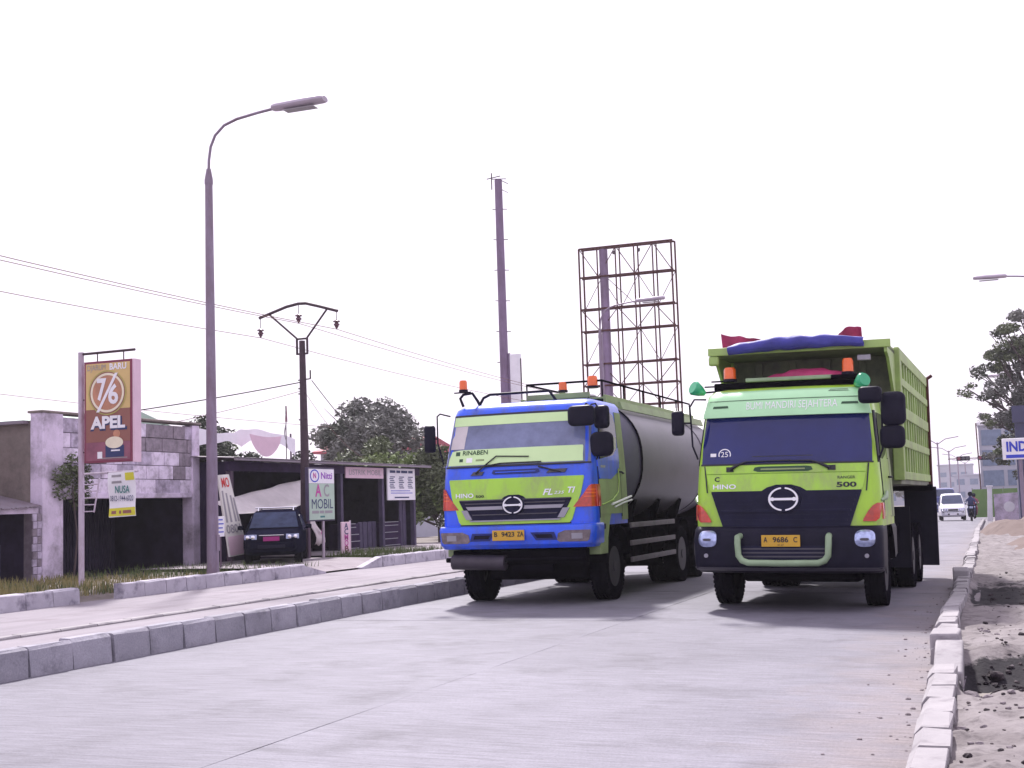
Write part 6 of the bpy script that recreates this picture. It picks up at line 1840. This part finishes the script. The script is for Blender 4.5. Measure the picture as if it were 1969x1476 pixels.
def grass(name, spots, mtl, label, seed):
    mb = MB(); rg_ = random.Random(seed)
    for (x0, x1, y0, y1, n, h0, h1) in spots:
        for _ in range(n):
            x, y = rg_.uniform(x0, x1), rg_.uniform(y0, y1)
            if noise.noise(Vector((x * 1.3, y * 1.3, seed))) < -.25: continue
            h = rg_.uniform(h0, h1); a = rg_.uniform(0, 6.28); w = rg_.uniform(.006, .014)
            lx, ly = rg_.gauss(0, .22) * h, rg_.gauss(0, .22) * h
            dx, dy = math.cos(a) * w, math.sin(a) * w
            z = gz(y) + .08
            mb.add([(x - dx, y - dy, z), (x + dx, y + dy, z), (x + lx * .5 + dx * .7, y + ly * .5 + dy * .7, z + h * .6), (x + lx, y + ly, z + h), (x + lx * .5 - dx * .7, y + ly * .5 - dy * .7, z + h * .6)], [(0, 1, 2, 3, 4)])
    o = mb.build(name, mtl); tag(o, label, 'grass', kind='stuff')
grass('dry_grass', [(-21.0, -15.8, 17.0, 21.5, 3600, .08, .34), (-20.8, -16.2, 21.5, 25.2, 1300, .06, .22), (-19.0, -15.75, 12.5, 17, 1800, .1, .3)], 'dry_grass', 'tall dry grass on the verge around the advert sign pole', 1)
grass('green_grass', [(-19.6, -15.75, 19.0, 21.0, 500, .1, .3), (-21.0, -16.2, 24.5, 29.3, 1900, .06, .26), (-18.6, -15.8, 33.6, 36.5, 2600, .1, .35), (-18.5, -15.8, 36.5, 48, 1800, .06, .2)], 'green_grass', 'green weeds along the verge below the workshop signs', 2)

# ================================================================== far left and middle background
RH = empty('red_roof_house', (-38.5, 79, gz(79)), 0, 'house with a red roof half hidden by trees left of the tanker', 'house')
MB().bb(-3, 3, -4, 4, 0, 5.6).build('wall', 'far_city', RH)
MB().prism([(-4.6, 5.6), (4.6, 5.6), (4.6, 5.75), (0, 6.7), (-4.6, 5.75)], lambda a, b, d: (d, a, b), -3.3, 3.3).build('roof', 'red_roof', RH)
GH = empty('grey_roof_hall', (-24, 112, gz(112)), 0, 'low hall with a pale grey sheet roof seen between the two trucks', 'hall')
MB().bb(-9, 6, -6, 8, 0, 7.2).build('wall', 'far_city', GH)
MB().prism([(-7, 7.1), (9, 7.1), (9, 7.4), (1, 10.3), (-7, 7.4)], lambda a, b, d: (d, a, b), -9.6, 6.5).build('roof', 'tank', GH)
LH = empty('pale_green_house', (-31, 37, 0), 0, 'pale house with a pinkish wall behind the block house and lamp', 'house')
MB().bb(-3, 3, -4, 3.4, 0, 4.1).build('wall', 'p_pink', LH)
MB().prism([(-4.4, 4.1), (3.8, 4.1), (3.8, 4.3), (0, 5.2), (-4.4, 4.3)], lambda a, b, d: (d, a, b), -3.4, 3.4).build('roof', 'p_palegreen', LH)

# ================================================================== right background
I = empty('shop_sign', (.05, 64, gz(64)), 0, 'white shop sign with blue capitals and red figure at the right edge', 'sign')
MB().bb(0, 5.2, -.2, .1, 3.05, 4.02).build('sign_box', 'p_white', I, bevel=.03)
for k, (a, b, mt) in enumerate(((.15, 1.35, 'p_blue'), (1.37, 3.2, 'p_red'), (3.22, 5.1, 'p_yellow'))):
    MB().bb(a, b, -.212, -.20, 3.12, 3.27).build('colour_stripe', mt, I)
def it(s, cx, fit): text_on(s, .62, lambda a, b: Vector((cx + a, -.215, 3.62 + b)), 'p_blue', I, fit=fit, bold=.035)
it('IND', .62, .88); it('MARET', 3.2, 1.9)
fg = MB()
fg.tube([(1.15, -.22, 3.33), (1.42, -.22, 3.60), (1.62, -.22, 3.86)], .05, 6); fg.tube([(1.42, -.22, 3.60), (1.70, -.22, 3.36)], .05, 6); fg.tube([(1.25, -.22, 3.70), (1.45, -.22, 3.66), (1.85, -.22, 3.72)], .045, 6)
fg.lathe([(.001, -.03), (.08, -.02), (.08, .0)], 14, (1.55, -.21, 3.93), 'Y')
fg.build('red_figure', 'p_red', I)
for xx in (.75, 4.4):
    MB().tube([(xx, 0, 0), (xx, 0, 3.06)], .09, 10).build('post', 'lamp_grey', I, smooth=50)
NBb = empty('navy_building', (6.5, 74, gz(74)), 0, 'dark blue boxy building behind the shop sign at the right edge', 'building')
MB().bb(-5.75, 6, 0, 8, 0, 6.1).build('wall', 'p_navy2' if 'p_navy2' in M else paint('p_navy2', (.03, .03, .09), rough=.4, var=.15), NBb)
MB().bb(-5.85, 6.1, -.15, 0, 5.3, 6.2).build('fascia', 'p_navy2', NBb)
for k in range(5): MB().bb(-5.3 + k * 2.2, -3.5 + k * 2.2, -.05, 0, .4, 2.6).build('window', 'far_glass', NBb)
GB = empty('office_block', (2.2, 116, gz(116)), 0, 'grey-blue glazed office block behind the right-hand tree', 'building')
MB().bb(-3.9, 4, 0, 10, 0, 7.6).build('wall', 'far_city', GB)
for j in range(4):
    for k in range(4):
        wn_2 = MB().bb(-3.7 + k * 1.9, -2.1 + k * 1.9, -.06, 0, .8 + j * 1.7, 2.1 + j * 1.7).build('window', 'far_glass', GB)
MB().bb(-4.0, 4.1, -.2, 10.1, 7.6, 7.85).build('parapet', 'p_white', GB)
MB().tube([(-3.95, -.25, 0), (-4.05, -.25, 7.8)], .06, 6).build('corner_pipe', 'rust', GB)
GF = empty('green_fence', (-.55, 104, gz(104)), R(-4), 'bright green sheet hoarding beyond the dirt heap on the right', 'fence')
for k in range(9):
    MB().bb(-1.7 + k * 1.1, -.62 + k * 1.1, -.03, .03, 0.05, 2.15).build('sheet_panel', 'green_sheet', GF)
    MB().tube([(-1.68 + k * 1.1, .06, 0), (-1.68 + k * 1.1, .06, 2.25)], .035, 6).build('post', 'lamp_grey', GF)
gp = empty('gate_pillar', (-.82, 84, gz(84)), 0, 'white leaning gate pillar beside the dirt heap', 'pillar')
MB().prism([(-.22, 0), (.10, 0), (.16, 2.05), (-.10, 2.05)], lambda a, b, d: (a, d, b), -.16, .16).build('shaft', 'p_white', gp, bevel=.02)
MB().bb(-.16, .22, -.2, .2, 2.05, 2.15).build('cap', 'p_white', gp, bevel=.02)
wl = empty('broken_wall', (1.1, 84.3, gz(84)), 0, 'low grey broken wall right of the white gate pillar', 'wall')
MB().prism([(-1.7, 0), (5, 0), (5, 1.75), (1.5, 1.7), (.4, 1.45), (-.2, 1.7), (-1.7, 1.62)], lambda a, b, d: (a, d, b), -.1, .1).build('masonry', 'plaster', wl)
MB().lathe([(.32, -.03), (.32, .02), (.001, .05)], 18, (-.85, -.13, .85), 'Y').build('round_panel', 'p_white', wl)
TL = empty('traffic_signal', (2.2, 112, gz(112)), 0, 'cantilevered traffic signal arm with two dark lamp boxes over the far road', 'traffic signal')
MB().tube([(0, 0, 0), (0, 0, 4.95)], .10, 10).build('pole', 'dark_steel', TL, smooth=50)
MB().tube([(0, 0, 4.76), (-6.3, 0, 4.76)], .035, 8).build('arm', 'rust', TL, smooth=50)
for xx in (-5.12, -3.5):
    hb = MB().bb(xx - .52, xx + .52, -.2, .1, 4.58, 4.94).build('signal_box', 'black', TL, bevel=.05)
    for k, mt in enumerate(('p_maroon', 'dark_grey', 'dark_grey')):
        MB().lathe([(.13, 0), (.12, -.02), (.001, -.03)], 14, (xx - .33 + .33 * k, -.2, 4.76), 'Y').build('signal_lens', mt, hb, smooth=40)
# double-arm lamps and blocks far down the road
for k, (x, y, h) in enumerate(((-9.3, 215, 10.2), (-9.3, 260, 10.2), (-9.3, 310, 10.2), (-9.3, 370, 10.2))):
    o = empty('median_lamp', (x, y, gz(y)), 0, ('first', 'second', 'third', 'fourth')[k] + ' pale twin-arm lamp from the viewer on the far median', 'street lamp', 'twin-arm lamps on the far median')
    MB().tube([(0, 0, 0), (0, 0, h)], .13, 8).build('pole', 'lamp_grey', o)
    for sx in (-1, 1): MB().tube([(0, 0, h - .3), (sx * 1.2, 0, h + .5), (sx * 3.2, 0, h + .8)], .08, 6).build('arm', 'lamp_grey', o)
rg_ = random.Random(77)
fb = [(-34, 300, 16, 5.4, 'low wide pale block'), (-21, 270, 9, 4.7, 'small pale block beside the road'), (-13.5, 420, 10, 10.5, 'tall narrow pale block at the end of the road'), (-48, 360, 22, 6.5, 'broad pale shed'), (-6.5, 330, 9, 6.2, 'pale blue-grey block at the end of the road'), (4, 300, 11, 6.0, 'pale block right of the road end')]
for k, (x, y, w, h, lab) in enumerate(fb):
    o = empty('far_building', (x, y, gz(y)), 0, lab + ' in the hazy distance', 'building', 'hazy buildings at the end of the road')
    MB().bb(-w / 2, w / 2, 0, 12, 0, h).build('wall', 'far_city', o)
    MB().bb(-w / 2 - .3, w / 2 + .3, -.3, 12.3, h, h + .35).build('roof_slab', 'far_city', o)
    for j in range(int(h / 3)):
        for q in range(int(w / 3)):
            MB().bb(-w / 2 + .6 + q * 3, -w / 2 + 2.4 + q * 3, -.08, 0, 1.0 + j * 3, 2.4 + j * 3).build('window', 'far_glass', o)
for k, (x, y, s_, lab) in enumerate(((-16, 235, 2.6, 'hazy roadside tree nearest the road end'), (-26, 250, 3.2, 'hazy roadside tree left of the road end'), (1.5, 190, 2.6, 'hazy tree right of the far road behind the hoarding'), (-40, 230, 3.6, 'hazy tree farthest left at the road end'))):
    tree('distant_tree', (x, y, gz(y)), 1.6, .2, ball(0, 1.2 * s_, s_, s_ * .8, 6, 40 + k), .3, 1500, ['leaf_grey'], lab, 50 + k, group='hazy trees at the end of the road')

# ================================================================== haze
HZ = MB().bb(-300, 300, -40, 900, -2.5, 30).build('haze', 'far_city')
hm = bpy.data.materials.new('haze_volume'); hm.use_nodes = True
hn = hm.node_tree; hn.nodes.clear()
ho = hn.nodes.new('ShaderNodeOutputMaterial'); hv = hn.nodes.new('ShaderNodeVolumePrincipled')
hv.inputs['Color'].default_value = (.92, .90, .98, 1)
hv.inputs['Density'].default_value = 0.0004
hv.inputs['Anisotropy'].default_value = 0.3
hn.links.new(hv.outputs[0], ho.inputs['Volume'])
HZ.data.materials.clear(); HZ.data.materials.append(hm)
tag(HZ, 'thin pale haze filling the air over the whole street', 'haze', kind='stuff')
